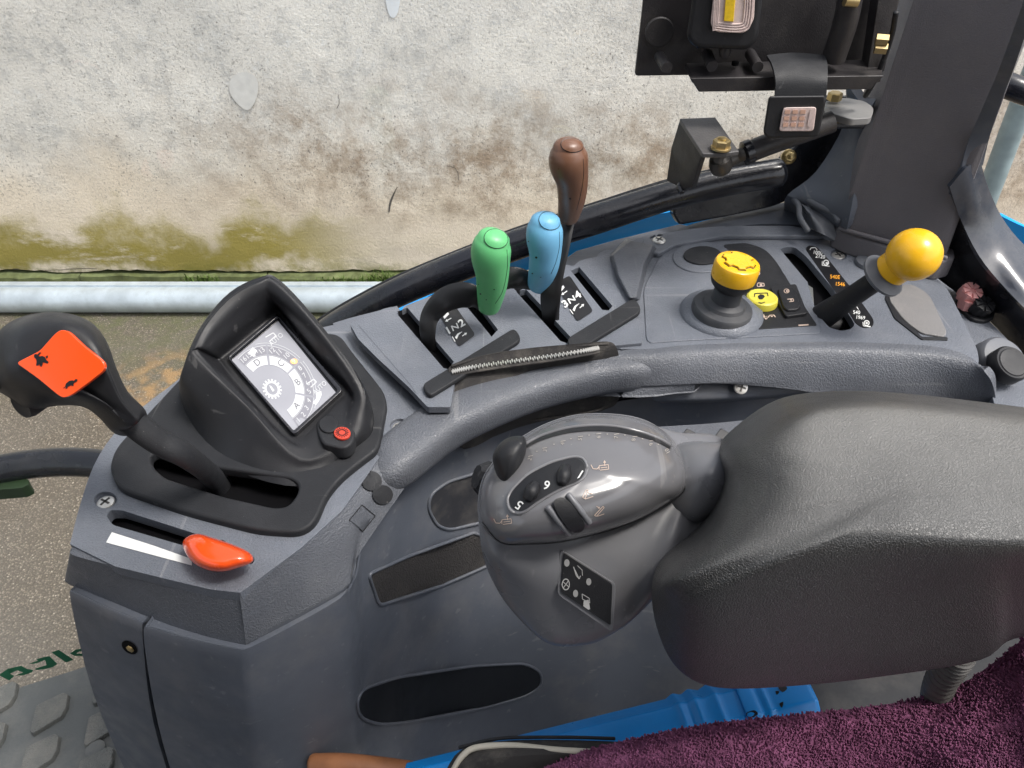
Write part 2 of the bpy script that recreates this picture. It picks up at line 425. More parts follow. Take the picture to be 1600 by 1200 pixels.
def ringp(x, y, r0, r1, n=24, a0=0, a1=2 * math.pi, sy=1):
    out = []
    for k in range(n):
        a = a0 + (a1 - a0) * k / n; b = a0 + (a1 - a0) * (k + 1) / n
        out.append([(x + r0 * math.cos(a), y + sy * r0 * math.sin(a)), (x + r1 * math.cos(a), y + sy * r1 * math.sin(a)), (x + r1 * math.cos(b), y + sy * r1 * math.sin(b)), (x + r0 * math.cos(b), y + sy * r0 * math.sin(b))])
    return out
def screw(px, py, h, r, parent, n=None, m='steel', rot=.3):
    """countersunk cross-head screw with a dark well around it"""
    b = V(px, py, h); ax = n or Vector((0, 0, 1))
    o = lathe('screw', b, ax, [(r * .9, -.004), (r, -.0006), (r * .92, .0006), (r * .6, .0014), (r * .01, .0017)], M[m], parent, seg=24)
    u = ax.orthogonal().normalized(); w = ax.cross(u); vs = []; fs = []
    for q in range(2):
        a = rot + q * math.pi / 2; d = u * math.cos(a) + w * math.sin(a); e = ax.cross(d)
        base = len(vs)
        for (i, j) in ((-1, -1), (1, -1), (1, 1), (-1, 1)): vs.append(b + ax * .0019 + d * i * r * .62 + e * j * r * .13)
        for (i, j) in ((-1, -1), (1, -1), (1, 1), (-1, 1)): vs.append(b + ax * .0008 + d * i * r * .55 + e * j * r * .10)
        fs += [(base, base + 1, base + 2, base + 3)] + [(base + k, base + (k + 1) % 4, base + 4 + (k + 1) % 4, base + 4 + k) for k in range(4)]
    link('cross_slot', mesh(vs, fs), M['dark'], o, flat=True)
    return o

# ================================================================== THE SETTING
from mathutils import noise as mn
WY = 3.6
def ground_mat():
    m = bpy.data.materials.new('exposed_aggregate'); m.use_nodes = True; nt = m.node_tree; N = nt.nodes; L = nt.links; b = N["Principled BSDF"]
    g = N.new("ShaderNodeNewGeometry"); P = g.outputs["Position"]
    def noi(sc, det=4, ro=.5):
        n = N.new("ShaderNodeTexNoise"); n.inputs["Scale"].default_value = sc; n.inputs["Detail"].default_value = det; n.inputs["Roughness"].default_value = ro; L.new(P, n.inputs["Vector"]); return n.outputs["Fac"]
    def mr(x, a, c, d=0, e=1):
        n = N.new("ShaderNodeMapRange"); n.inputs[1].default_value = a; n.inputs[2].default_value = c; n.inputs[3].default_value = d; n.inputs[4].default_value = e; L.new(x, n.inputs[0]); return n.outputs[0]
    def mix(f, a, c):
        n = N.new("ShaderNodeMix"); n.data_type = 'RGBA'; L.new(f, n.inputs[0])
        for s, v in ((6, a), (7, c)):
            if isinstance(v, tuple): n.inputs[s].default_value = (*v, 1)
            else: L.new(v, n.inputs[s])
        return n.outputs[2]
    def mul(a, c):
        n = N.new("ShaderNodeMath"); n.operation = 'MULTIPLY'; L.new(a, n.inputs[0]); L.new(c, n.inputs[1]); return n.outputs[0]
    vo = N.new("ShaderNodeTexVoronoi"); vo.inputs["Scale"].default_value = 115; L.new(P, vo.inputs["Vector"])
    sp = N.new("ShaderNodeSeparateColor"); L.new(vo.outputs["Color"], sp.inputs[0])
    rp = N.new("ShaderNodeValToRGB"); e = rp.color_ramp.elements; e[0].position = 0; e[0].color = (.12, .10, .08, 1); e[1].position = 1; e[1].color = (.55, .48, .40, 1)
    for q, c in ((.4, (.20, .168, .132, 1)), (.75, (.26, .22, .17, 1)), (.93, (.34, .29, .23, 1))):
        k = e.new(q); k.color = c
    L.new(sp.outputs[0], rp.inputs[0])
    stone = mr(vo.outputs["Distance"], .2, .52)
    c1 = mix(stone, rp.outputs[0], (.10, .083, .064))
    fine = noi(260, 2); c1 = mix(mr(fine, .55, .75, 0, .5), c1, (.36, .32, .27))
    c2 = mix(mr(noi(1.3, 5), .4, .7, 0, .45), c1, (.17, .16, .15))
    # moss near the wall
    sx = N.new("ShaderNodeSeparateXYZ"); L.new(P, sx.inputs[0])
    near = mr(sx.outputs["Y"], 2.55, 3.35); c3 = mix(mul(near, mr(noi(9, 8, .7), .38, .62, 0, .85)), c2, (.10, .11, .045))
    # rusty stain
    vm = N.new("ShaderNodeVectorMath"); vm.operation = 'DISTANCE'; L.new(P, vm.inputs[0]); vm.inputs[1].default_value = (-1.62, 2.72, 0)
    st = mr(vm.outputs["Value"], .34, .12); c4 = mix(mul(st, mr(noi(14, 6), .42, .6, 0, .7)), c3, (.36, .22, .10))
    L.new(c4, b.inputs["Base Color"]); b.inputs["Roughness"].default_value = .8; b.inputs["Specular IOR Level"].default_value = .3
    bp = N.new("ShaderNodeBump"); bp.inputs["Strength"].default_value = .9; bp.inputs["Distance"].default_value = .006; bp.invert = True
    L.new(vo.outputs["Distance"], bp.inputs["Height"]); L.new(bp.outputs[0], b.inputs["Normal"])
    return m
gm = mesh([(-40, -40, 0), (40, -40, 0), (40, 3.75, 0), (-40, 3.75, 0)], [(0, 1, 2, 3)])
gnd = link('ground', gm, ground_mat(), flat=True); add_props(gnd, 'brown exposed aggregate ground beside the tractor', kind='structure')

def wall_mat():
    m = bpy.data.materials.new('weathered_render'); m.use_nodes = True; nt = m.node_tree; N = nt.nodes; L = nt.links; b = N["Principled BSDF"]
    g = N.new("ShaderNodeNewGeometry"); P = g.outputs["Position"]
    def vec(sx, sz):
        n = N.new("ShaderNodeMapping"); n.inputs["Scale"].default_value = (sx, 1, sz); L.new(P, n.inputs["Vector"]); return n.outputs[0]
    def noi(sc, det=4, ro=.5, v=None, dist=0):
        n = N.new("ShaderNodeTexNoise"); n.inputs["Scale"].default_value = sc; n.inputs["Detail"].default_value = det; n.inputs["Roughness"].default_value = ro; n.inputs["Distortion"].default_value = dist
        L.new(v or P, n.inputs["Vector"]); return n.outputs["Fac"]
    def mr(x, a, c, d=0, e=1):
        n = N.new("ShaderNodeMapRange"); n.interpolation_type = 'SMOOTHSTEP'; n.inputs[1].default_value = a; n.inputs[2].default_value = c; n.inputs[3].default_value = d; n.inputs[4].default_value = e; L.new(x, n.inputs[0]); return n.outputs[0]
    def mix(f, a, c):
        n = N.new("ShaderNodeMix"); n.data_type = 'RGBA'; L.new(f, n.inputs[0])
        for s, v in ((6, a), (7, c)):
            if isinstance(v, tuple): n.inputs[s].default_value = (*v, 1)
            else: L.new(v, n.inputs[s])
        return n.outputs[2]
    def op(o, a, c):
        n = N.new("ShaderNodeMath"); n.operation = o
        for i, v in enumerate((a, c)):
            if isinstance(v, (int, float)): n.inputs[i].default_value = v
            else: L.new(v, n.inputs[i])
        return n.outputs[0]
    mul = lambda a, c: op('MULTIPLY', a, c)
    s = N.new("ShaderNodeSeparateXYZ"); L.new(P, s.inputs[0]); X, Zc = s.outputs["X"], s.outputs["Z"]
    warp = op('MULTIPLY_ADD', noi(2.2, 6, .6), .5); 
    n = N.new("ShaderNodeMath"); n.operation = 'SUBTRACT'; L.new(noi(2.4, 7, .62), n.inputs[0]); n.inputs[1].default_value = .5
    Zw = op('ADD', Zc, mul(n.outputs[0], .75))            # ragged height
    base = mix(mr(noi(1.1, 6, .6), .35, .65), (.82, .785, .725), (.92, .885, .815))
    base = mix(mr(noi(9, 10, .8), .48, .62, 0, .6), base, (.52, .515, .50)); base = mix(mr(noi(13, 8, .75, None, 1.2), .56, .64, 0, .7), base, (.84, .83, .80))
    base = mix(mr(X, -1.6, 2.0, 0, .45), base, (.80, .72, .63))
    base = mix(mr(Zw, .95, .45, 0, .85), base, (.82, .70, .55))
    # brown soot band to the right
    band = mul(mul(mr(Zw, .28, .55), mr(Zw, 1.2, .75)), mr(X, -2.2, -.8)); base = mix(mul(band, mr(noi(5, 9, .75), .38, .66, 0, .95)), base, (.38, .29, .21))
    # pale flaked patches low down
    low = mr(Zw, .5, .1); base = mix(mul(low, mr(noi(6, 6, .6, vec(.5, 1.6)), .45, .6, 0, .8)), base, (.82, .71, .6))
    # olive moss
    mo = mul(mul(mr(Zw, .03, .16), mr(Zw, .46, .24)), mr(X, -.55, -1.3)); base = mix(mul(mo, mr(noi(3.2, 8, .7, vec(.55, 1.3)), .32, .46, 0, .95)), base, (.33, .27, .055))
    mo2 = mul(mr(Zc, .17, .05), mr(noi(12, 6, .7), .40, .6, 0, .8)); base = mix(mo2, base, (.22, .21, .06))
    # pitted specks, short streaks
    dens = mix(mr(X, -2, 1), (.2, .2, .2), (1, 1, 1))
    sp = mr(noi(85, 5, .8, vec(1, .8)), .55, .64, 0, .75)
    reg = mr(noi(1.7, 4), .36, .60, .2, 1); hgt = mul(mr(Zc, .3, .6), mr(Zc, 1.7, .9, .5, 1)); base = mix(mul(mul(sp, reg), hgt), base, (.17, .155, .14))
    sp2 = mr(noi(190, 4, .7), .56, .70, 0, .55); base = mix(mul(sp2, mr(Zc, .2, .5, .3, 1)), base, (.2, .18, .16))
    for sc_, rad_, keep, amt in ((38, .20, .62, .75), (75, .24, .55, .7), (150, .28, .5, .55)):
        vo = N.new("ShaderNodeTexVoronoi"); vo.inputs["Scale"].default_value = sc_; L.new(vec(1, .75), vo.inputs["Vector"])
        cs2 = N.new("ShaderNodeSeparateColor"); L.new(vo.outputs["Color"], cs2.inputs[0])
        dot_ = mul(mr(vo.outputs["Distance"], rad_, rad_ * .45), mr(cs2.outputs[0], keep, keep + .12))
        base = mix(mul(mul(dot_, hgt), mul(reg, amt) if False else op('MULTIPLY', mr(noi(2.3, 5), .32, .6, .15, 1), amt)), base, (.17, .15, .13))
    L.new(base, b.inputs["Base Color"]); b.inputs["Roughness"].default_value = .9; b.inputs["Specular IOR Level"].default_value = .15
    bp = N.new("ShaderNodeBump"); bp.inputs["Strength"].default_value = .6; bp.inputs["Distance"].default_value = .009
    L.new(noi(70, 8, .7), bp.inputs["Height"]); L.new(bp.outputs[0], b.inputs["Normal"])
    return m
WM = wall_mat()
wall = thing('plaster_wall', (0, WY, 0), 'tall weathered plaster wall with olive moss along its foot', 'wall')
def wallmesh():
    nx, nz = 260, 70; vs = []; fs = []
    for j in range(nz + 1):
        for i in range(nx + 1):
            x = -4.5 + 10.5 * i / nx; z0 = .085 + .022 * mn.noise(Vector((x * 3.1, 0, 1))) + .01 * mn.noise(Vector((x * 17, 0, 4)))
            z = z0 + (3.4 - z0) * (j / nz) ** 1.3
            y = WY + .012 * mn.noise(Vector((x * 2, z * 2, 0))) + .004 * mn.noise(Vector((x * 9, z * 9, 3)))
            vs.append((x, y, z))
    W = nx + 1
    for j in range(nz):
        for i in range(nx): a = j * W + i; fs.append((a, a + 1, a + W + 1, a + W))
    n = len(vs)
    # returned bottom edge and a back so that it has thickness
    for i in range(W): x, y, z = vs[i]; vs.append((x, WY + .25, z))
    for i in range(W): x, y, z = vs[nz * W + i]; vs.append((x, WY + .25, z))
    for i in range(nx):
        fs.append((i, n + i, n + i + 1, i + 1)); fs.append((nz * W + i, nz * W + i + 1, n + W + i + 1, n + W + i)); fs.append((n + i, n + W + i, n + W + i + 1, n + i + 1))
    return mesh(vs, fs)
wp = link('plaster_face', wallmesh(), WM, wall, sharp=60)
# footing of rough stones under the plaster
fm = mat('mossy_footing', (.13, .15, .07), .9, .2, var=.4, vs=18, dust=.8, dustcol=(.10, .11, .03), ds=22)
x = -4.4; i = 0
while x < 3.2:
    w = random.uniform(.5, 1.7); pr = random.uniform(.035, .075); hh = random.uniform(.062, .08)
    vs = []; k = 9
    for j in range(k + 1):
        xx = x + .003 + (w - .006) * j / k; q = .010 * mn.noise(Vector((xx * 14, i, 0)))
        vs += [(xx, WY - pr + q, -.02), (xx, WY - pr + .012 + q, hh + q), (xx, WY + .1, hh + .01 + q), (xx, WY + .1, -.02)]
    fs = [(4 * j + a, 4 * j + (a + 1) % 4, 4 * j + 4 + (a + 1) % 4, 4 * j + 4 + a) for j in range(k) for a in range(4)] + [(0, 1, 2, 3), tuple(4 * k + a for a in range(4))]
    link('footing_stone', mesh(vs, fs), fm, wall, sharp=50); x += w; i += 1
wb = [wmesh(wp)]
decal('plaster_patch', [smooth_px([(362, 122), (378, 112), (398, 118), (404, 135), (399, 158), (387, 172), (370, 160), (359, 142)], 3)], wb, mat('filler_patch', (.74, .725, .69), .9, .1, var=.08, vs=30), wall, off=.004)
decal('plaster_gouge', [smooth_px([(607, 330), (609, 314), (615, 301), (621, 291), (616, 304), (611, 319), (609, 331)], 3)], wb, mat('gouge', (.10, .09, .08), .9, .1), wall, off=.003)
decal('paint_drip', [smooth_px([(603, -8), (624, -10), (623, 14), (617, 27), (608, 22)], 3)], wb, mat('white_paint', (.85, .87, .88), .7, .2), wall, off=.003)

crk = mat('crack_dark', (.16, .14, .12), .9, .1)
for pl_ in ([(20, 420), (70, 424), (140, 420), (200, 428)], [(700, 258), (712, 262), (716, 282)], [(527, 150), (531, 160), (528, 170)]):
    sp_pts = smooth_px([(x + random.uniform(-2, 2), y + random.uniform(-1.5, 1.5)) for x, y in pl_], 5, False)
    decal('wall_crack', pline([(x + random.uniform(-.8, .8), y + random.uniform(-.8, .8)) for x, y in sp_pts], .9), wb, crk, wall, off=.002)
def pipe_mat():
    return mat('galvanised_steel', (.50, .56, .61), .38, .5, metal=.35, var=.16, vs=9, dust=.5, dustcol=(.33, .36, .38), ds=26, grain=130, gs=.06)
PM = pipe_mat()
gp = thing('steel_pipe', (-.8, WY - .13, .07), 'long galvanised steel pipe lying along the foot of the wall', 'pipe')
pr = .068
link('pipe_body', tube('x', [Vector((-4.4, 3.345, pr)), Vector((-2, 3.345, pr)), Vector((0, 3.345, pr)), Vector((3, 3.345, pr))], pr, None, n=3, seg=40, caps='flat', retme=True), PM, gp, sharp=50)
link('seam_flange', prism_me([Vector((-4.4, 3.365, .142)), Vector((3, 3.365, .142)), Vector((3, 3.395, .146)), Vector((-4.4, 3.395, .146))], [Vector((-4.4, 3.365, .13)), Vector((3, 3.365, .13)), Vector((3, 3.395, .13)), Vector((-4.4, 3.395, .13))]), PM, gp, bevel=.002)
lp = tube('leaning_pipe', [PY(1622, 100, 3.25), PY(1588, 185, 3.28), PY(1545, 300, 3.3), PY(1520, 365, 3.32)], .048, mat('aged_pipe', (.24, .31, .33), .5, .4, var=.2, vs=12), seg=24)
add_props(lp, 'pale blue grey pipe leaning on the wall, seen through the rear window', 'pipe')

# weeds at the foot of the wall
gmats = [mat('weed_green', (.10, .16, .035), .7, .2, var=.3, vs=30), mat('weed_dry', (.22, .22, .08), .7, .2, var=.3, vs=30)]
def weed(px, py, n, spread, hgt, label):
    b = PY(px, py, WY - .07); b.z = .03; vs = []; fs = []
    for _ in range(n):
        o = b + Vector((random.gauss(0, spread), random.uniform(-.03, .02), random.uniform(0, .04))); a = random.uniform(0, 6.28); hh = hgt * random.uniform(.4, 1); lean = random.uniform(.1, .7) * hh; w = random.uniform(.002, .005)
        d = Vector((math.cos(a), math.sin(a) - .3, 0)); e = Vector((-d.y, d.x, 0)) * w; k = len(vs)
        for t in (0, .4, .75, 1): 
            c = o + d * lean * t * t + Vector((0, 0, hh * (t - .3 * t * t))); ww = (1 - t * .9)
            vs += [c + e * ww, c - e * ww]
        fs += [(k + 2 * j, k + 2 * j + 1, k + 2 * j + 3, k + 2 * j + 2) for j in range(3)]
    o = link('weed_tuft', bpy.data.meshes.new('w'), gmats[0], None); o.data.from_pydata([tuple(v) for v in vs], [], fs); add_props(o, label, 'weed', 'weeds along the wall foot'); return o
weed(316, 446, 160, .045, .07, 'small green weed tuft above the pipe, left of the display hood')
weed(600, 446, 160, .055, .11, 'tall green weed tuft growing where the black window rail meets the pipe')
weed(556, 446, 110, .06, .07, 'low spreading weed tuft between the display hood and the window rail')
weed(505, 446, 70, .07, .05, 'thin weed tuft directly above the display hood')

# ================================================================== TRACTOR BODYWORK OUTSIDE
fd = sheet('rear_fender', [[(430, 640, .95), (560, 560, .85), (700, 475, .78), (820, 420, .72), (940, 385, .68), (1060, 358, .66), (1160, 350, .66)],
                           [(430, 600, .93), (560, 515, .82), (700, 432, .74), (820, 384, .70), (940, 346, .66), (1060, 318, .64), (1160, 310, .64)],
                           [(430, 590, 1.3), (560, 500, 1.25), (700, 440, 1.2), (820, 400, 1.15), (940, 370, 1.1), (1060, 340, 1.1), (1160, 330, 1.1)]], M['fender'], None, thick=.006, nv=5, dirn=Vector((0, .3, -.9)))
add_props(fd, 'bright blue tractor fender showing between the black window rail and the console', 'fender')
f2 = sheet('rear_fender', [[(1560, 335, .75), (1590, 350, .75), (1650, 375, .75)], [(1560, 400, .85), (1590, 420, .85), (1650, 460, .85)], [(1540, 480, 1.0), (1590, 500, 1.0), (1650, 540, 1.0)]], M['fender'], None, thick=.006)
add_props(f2, 'piece of blue fender at the right edge, outside the rear window', 'fender')

# window frame rail
rl = thing('window_frame_rail', V(860, 400, .5), 'thick glossy black window frame rail sloping behind the three lever grips', 'window frame')
railp = [(380, 610, .80), (470, 548, .72), (530, 506, .655), (620, 458, .60), (720, 416, .555), (820, 378, .52), (930, 343, .49), (1040, 308, .465), (1130, 285, .45), (1215, 270, .44)]
tube('rail', railp, [.018, .019, .02, .0205, .021, .0205, .020, .019, .019, .019], M['gloss'], rl, seg=20)
tube('rubber_seal', [(p[0] - 6, p[1] - 19, p[2] - .005) for p in railp[:8]] + [(1150, 258, .43), (1240, 200, .40), (1300, 175, .39)], .006, M['blackrib'], rl, seg=10)

# corner plate, bracket and strut
cp = slab('corner_plate', fil([(1056, 300), (1120, 285), (1215, 262), (1262, 205), (1296, 150), (1340, 150), (1335, 200), (1308, 245), (1270, 292), (1215, 322), (1140, 338), (1062, 352), (1052, 335)], [10, 0, 10, 10, 5, 5, 5, 25, 25, 20, 10, 5, 5], 5), .45, .02, M['gloss'], None,
          plane=(PY(1200, 300, 1.02), Vector((.15, -.95, .25)).normalized()), bevel=.003)
add_props(cp, 'large black corner plate between the window rail and the cab pillar', 'corner plate')
nt_ = thing('flange_nut', PY(1232, 245, 1.0), 'yellow zinc flange nut on the black corner plate', 'nut')
bb = [wmesh(cp)]; q, nn = hit(1232, 245, bb, 0)
lathe('washer', q, nn, [(.0105, -.002), (.0105, .002), (.009, .003)], M['zinc'], nt_, seg=24)
lathe('nut', q, nn, [(.0075, .002), (.0075, .008), (.006, .0095)], M['zinc'], nt_, seg=6)
lathe('stud', q, nn, [(.0035, .009), (.0035, .014), (.002, .0145)], M['zinc'], nt_, seg=12)
hb = thing('hinge_bracket', PY(1100, 280, .98), 'black bent steel hinge bracket welded on the window rail', 'bracket')
YB = .93
o_ = PY(1110, 250, YB)
# top plate, left web, right web
tp = [D(1060, 186, .88), D(1119, 185, .88), D(1153, 234, .80), D(1120, 238, .80), D(1100, 236, .80)]
tpp = [V(1062, 185, .335), V(1118, 183, .335), V(1155, 236, .345), V(1128, 240, .3455), V(1098, 240, .346)]
link('top_plate', prism_me(tpp, [p + Vector((0, 0, -.005)) for p in tpp]), mat('bracket_top', (.07, .068, .07), .45, .5, dust=.1, grain=500, gs=.2), hb, bevel=.001)
wl_ = [V(1062, 187, .3405), V(1097, 242, .3515), V(1082, 292, .41), V(1068, 296, .42), V(1041, 282, .42), V(1049, 230, .38)]
link('web', prism_me(wl_, [p + Vector((.006, .004, -.002)) for p in wl_]), M['bracket'], hb, bevel=.0012)
wr_ = [V(1062, 190, .345), V(1058, 215, .36), V(1066, 292, .42), V(1080, 294, .42), V(1102, 250, .37), V(1096, 240, .355)]
tube('weld_bead', [(1066, 283, .414), (1062, 292, .42), (1066, 300, .424)], .004, M['gloss'], hb, seg=8)
def hexbolt(px, py, h, r, nm, lab, dn=.03):
    b = V(px, py, h); t = thing(nm, b, lab, 'bolt')
    lathe('washer', b, Vector((0, 0, 1)), [(r * 1.15, 0), (r * 1.15, .002), (r, .0025)], M['zinc'], t, seg=24)
    lathe('hex_head', b, Vector((0, 0, 1)), [(r * .98, .002), (r, .003), (r, .009), (r * .85, .0105)], M['zinc'], t, seg=6, sharp=20)
    lathe('thread', b, Vector((0, 0, 1)), [(r * .5, .010), (r * .5, .012), (r * .35, .0125)], M['zinc'], t, seg=12)
    lathe('shank', b - Vector((0, 0, dn)), Vector((0, 0, 1)), [(r * .55, dn * .5), (r * .55, dn)], M['dark'], t, seg=12)
hexbolt(1126, 232, .343, .0095, 'hex_bolt', 'yellow zinc bolt and nut through the top plate of the hinge bracket')
st = thing('gas_strut', V(1120, 262, .37), 'black gas strut with ball end running from the hinge bracket behind the clip lamp', 'gas strut')
lathe('ball_socket', V(1126, 256, .375), Vector((-.3, -.2, .9)), [(.008, -.012), (.012, -.008), (.0135, 0), (.012, .008), (.008, .011)], M['dark'], st, seg=20)
tube('end_fitting', [(1130, 254, .374), (1150, 245, .37), (1163, 240, .365)], [.009, .0085, .0075], M['dark'], st, seg=14)
tube('cylinder', [(1166, 239, .365), (1210, 222, .355), (1300, 190, .335)], .0125, M['bracket'], st, seg=20, caps='flat')
lathe('collar', V(1168, 238, .365), (V(1210, 222, .355) - V(1166, 239, .365)), [(.009, -.006), (.014, -.004), (.014, .004), (.0125, .006)], M['gloss'], st, seg=20)

# ------------------------------------------------------------------ roof and side wall added out of view to shade the console
roof = thing('shade_roof', (0, -.1, 2.72), 'grey cab roof added overhead, out of view, to shade the console', 'roof')
def wbox(name, x0, x1, y0, y1, z0, z1, m_, parent, bevel=.01):
    t_ = [Vector((x0, y0, z1)), Vector((x1, y0, z1)), Vector((x1, y1, z1)), Vector((x0, y1, z1))]
    return link(name, prism_me(t_, [Vector((p.x, p.y, z0)) for p in t_]), m_, parent, bevel=bevel)
wbox('shade_roof_panel', -1.0, .75, -1.3, .15, 2.62, 2.78, M['pillar'], roof, .03)
cs_ = wbox('shade_side_wall', -1.0, .8, -1.32, -1.27, 1.1, 2.62, M['black'], None)  # invented dark wall, keeps light off the faces turned to the viewer
add_props(cs_, 'black wall added unseen behind the viewer to block light', 'shade wall')
# ------------------------------------------------------------------ cab pillar and rear window trim
pil = thing('cab_pillar', V(1395, 380, .52), 'wide dark grey plastic cab pillar rising from the console to the roof', 'pillar')
def vert(px, py, h, h2):
    p = V(px, py, h); return Vector((p.x, p.y, CAMZ - h2))
b0 = [V(1308, 358, .505), V(1345, 366, .505), V(1400, 380, .505), V(1455, 396, .505), V(1482, 400, .505)]
tcol = [Vector((p.x + dx, p.y + .01, CAMZ - .10)) for p, dx in zip(b0, (0.012, .01, .006, .0, -.012))]
fr_ = [b0, [a.lerp(b, .5) for a, b in zip(b0, tcol)], tcol]
back = [[b0[-1] + Vector((.03, .10, 0)), b0[0] + Vector((.03, .16, 0))], None, [tcol[-1] + Vector((.03, .10, 0)), tcol[0] + Vector((.03, .16, 0))]]
rings = []
for t in (0, .25, .5, .75, 1):
    rr = [a.lerp(b, t) for a, b in zip(b0, tcol)]
    rr = [rr[0] + Vector((.004, .012, 0))] + [rr[0].lerp(rr[1], .35)] + rr[1:-1] + [rr[-1].lerp(rr[-2], .3)] + [rr[-1] + Vector((.002, .012, 0)), rr[-1] + Vector((.03, .10, 0)), rr[0] + Vector((.05, .14, 0))]
    rings.append(rr)
loft('pillar_cover', rings, M['pillar'], pil, nu=3, nv=2, sharp=45)
slab('pillar_foot', fil([(1305, 345), (1345, 346), (1490, 384), (1494, 402), (1470, 408), (1400, 389), (1335, 369), (1304, 356)], 6), .506, .03, M['pillar'], pil, bevel=.004)
tube('foot_rib', [(1312, 357, .503), (1345, 366, .501), (1400, 381, .501), (1455, 397, .501), (1478, 403, .501)], .003, M['pillar'], pil, seg=8)

tr = thing('inner_corner_trim', V(1270, 330, .56), 'grey moulded trim between the black corner plate and the cab pillar', 'trim')
sheet('trim_panel', [[(1322, 130, .32), (1345, 160, .34), (1362, 165, .34)], [(1318, 195, .40), (1335, 215, .40), (1350, 220, .40)], [(1275, 268, .46), (1308, 285, .455), (1335, 300, .45)], [(1230, 305, .49), (1270, 322, .49), (1325, 350, .49)], [(1225, 330, .53), (1262, 345, .53), (1320, 372, .52)]],
      M['greyside'], tr, thick=.01)
sheet('rubber_boot', [[(1238, 308, .498), (1252, 318, .492), (1272, 328, .494), (1302, 345, .50)], [(1250, 325, .505), (1262, 332, .495), (1280, 342, .50), (1305, 362, .51)], [(1258, 352, .53), (1272, 360, .515), (1290, 368, .515), (1308, 378, .525)]], M['boot'], tr, thick=.008)
tube('boot_fold', [(1252, 304, .488), (1275, 320, .486), (1300, 332, .488), (1310, 345, .492)], .004, M['boot'], tr, seg=8)
tube('boot_fold', [(1238, 308, .494), (1248, 322, .494), (1250, 340, .50), (1262, 360, .51)], .004, M['boot'], tr, seg=8)
sheet('sill_panel', [[(1000, 392, .56), (1050, 362, .55), (1100, 345, .54), (1180, 328, .53), (1240, 312, .52)], [(1010, 400, .56), (1070, 375, .545), (1130, 358, .535), (1190, 350, .53), (1262, 352, .53)]], M['greyside'], tr, thick=.01)

rw = thing('rear_window_trim', V(1540, 430, .6), 'glossy blue black curved trim round the rear window beside the pillar', 'trim')
sheet('upper_trim', [[(1620, 0, .15), (1585, 105, .24), (1562, 165, .30), (1546, 215, .35), (1536, 258, .392)], [(1600, 0, .155), (1560, 110, .25), (1530, 180, .32), (1510, 230, .365), (1500, 276, .40)]], M['greyside'], rw, thick=.008)
sheet('sill_trim', [[(1532, 252, .385), (1544, 292, .42), (1566, 340, .46), (1600, 382, .49), (1660, 430, .52)], [(1510, 262, .387), (1524, 310, .425), (1550, 372, .475), (1585, 420, .50), (1650, 480, .53)], [(1484, 292, .41), (1500, 340, .45), (1530, 400, .49), (1575, 455, .52), (1640, 520, .545)]], mat('blue_black_gloss', (.03, .036, .05), .14, .8, var=.15, vs=8, dust=.15), rw, thick=.006, nv=6)
sheet('inner_trim', [[(1484, 298, .42), (1500, 346, .46), (1530, 406, .50), (1575, 461, .53), (1640, 526, .555)], [(1468, 345, .47), (1478, 390, .51), (1510, 430, .54), (1560, 485, .56), (1640, 575, .59)], [(1440, 400, .53), (1460, 430, .555), (1500, 462, .57), (1560, 515, .59), (1640, 610, .61)]], M['gloss'], rw, thick=.006)
eb = tube('exhaust_rail', [PY(1520, 108, 1.25), PY(1562, 128, 1.22), PY(1600, 143, 1.2), PY(1680, 170, 1.18)], .019, M['gloss'], seg=18)
add_props(eb, 'short black bar crossing the rear window at the right edge', 'bar')

# ------------------------------------------------------------------ mounting plate with lamps
mp = thing('mounting_plate', PY(1200, 100, .88), 'black steel mounting plate with shelf hanging beside the pillar', 'mounting plate')
YP = .90; nP = Vector((.02, -1, .05)).normalized(); oP = PY(1190, 60, YP)
slab('back_plate', fil([(1012, -60), (1418, -60), (1382, 113), (992, 119)], [0, 0, 5, 6], 4), 0, .006, M['bracket'], mp, plane=(oP, nP), bevel=.0015)
p1 = [PY(1072, 98, YP - .01), PY(1380, 92, YP - .01), PY(1378, 120, YP - .05), PY(1082, 121, YP - .05)]
p2 = [PY(1382, 118, YP - .052), PY(1360, 140, YP - .052), PY(1092, 144, YP - .052), PY(1078, 122, YP - .052)]
link('shelf', prism_me(p1, [p + Vector((0, 0, -.006)) for p in p1]), M['bracket'], mp, bevel=.0012)
link('shelf_front', prism_me(p2, [p + Vector((0, .04, 0)) for p in p2]), M['bracket'], mp, bevel=.0012)
for (a, b_) in (((1030, 88), (1042, 106)), ((1104, 82), (1113, 104)), ((1172, 84), (1184, 105))):
    s_ = tube('stud', [PY(a[0], a[1], YP - .012), PY(b_[0], b_[1], YP - .048)], .006, M['bracket'], mp, seg=12, caps='flat')
lathe('shelf_hole', PY(1148, 103, YP - .027) + Vector((0, 0, .004)), Vector((0, 0, 1)), [(.004, -.003), (.004, .0005)], M['void'], mp, seg=16)
q0 = PY(1030, 49, YP - .008); lathe('cover_plug', q0, Vector((0, -1, 0)), [(.0155, 0), (.0155, .003), (.0145, .004)], M['bracket'], mp, seg=32)
tube('post', [PY(1332, -30, YP - .05), PY(1322, 30, YP - .045), PY(1302, 92, YP - .035)], .0125, M['bracket'], mp, seg=20, caps='flat')
tube('clamp_screw', [PY(1320, 0, YP - .06), PY(1340, 2, YP - .06)], .006, M['zinc'], mp, seg=10, caps='flat')
slab('side_strap', [(1378, -40), (1412, -40), (1384, 100), (1368, 118), (1355, 112)], 0, .02, M['bracket'], mp, plane=(oP - Vector((0, .03, 0)), nP), bevel=.001)
for (x_, y_) in ((1378, 62), (1376, 76)):
    c_ = PY(x_, y_, YP - .05); lathe('side_bolt', c_, Vector((1, -.3, 0)), [(.006, -.006), (.006, .006)], M['zinc'], mp, seg=6)
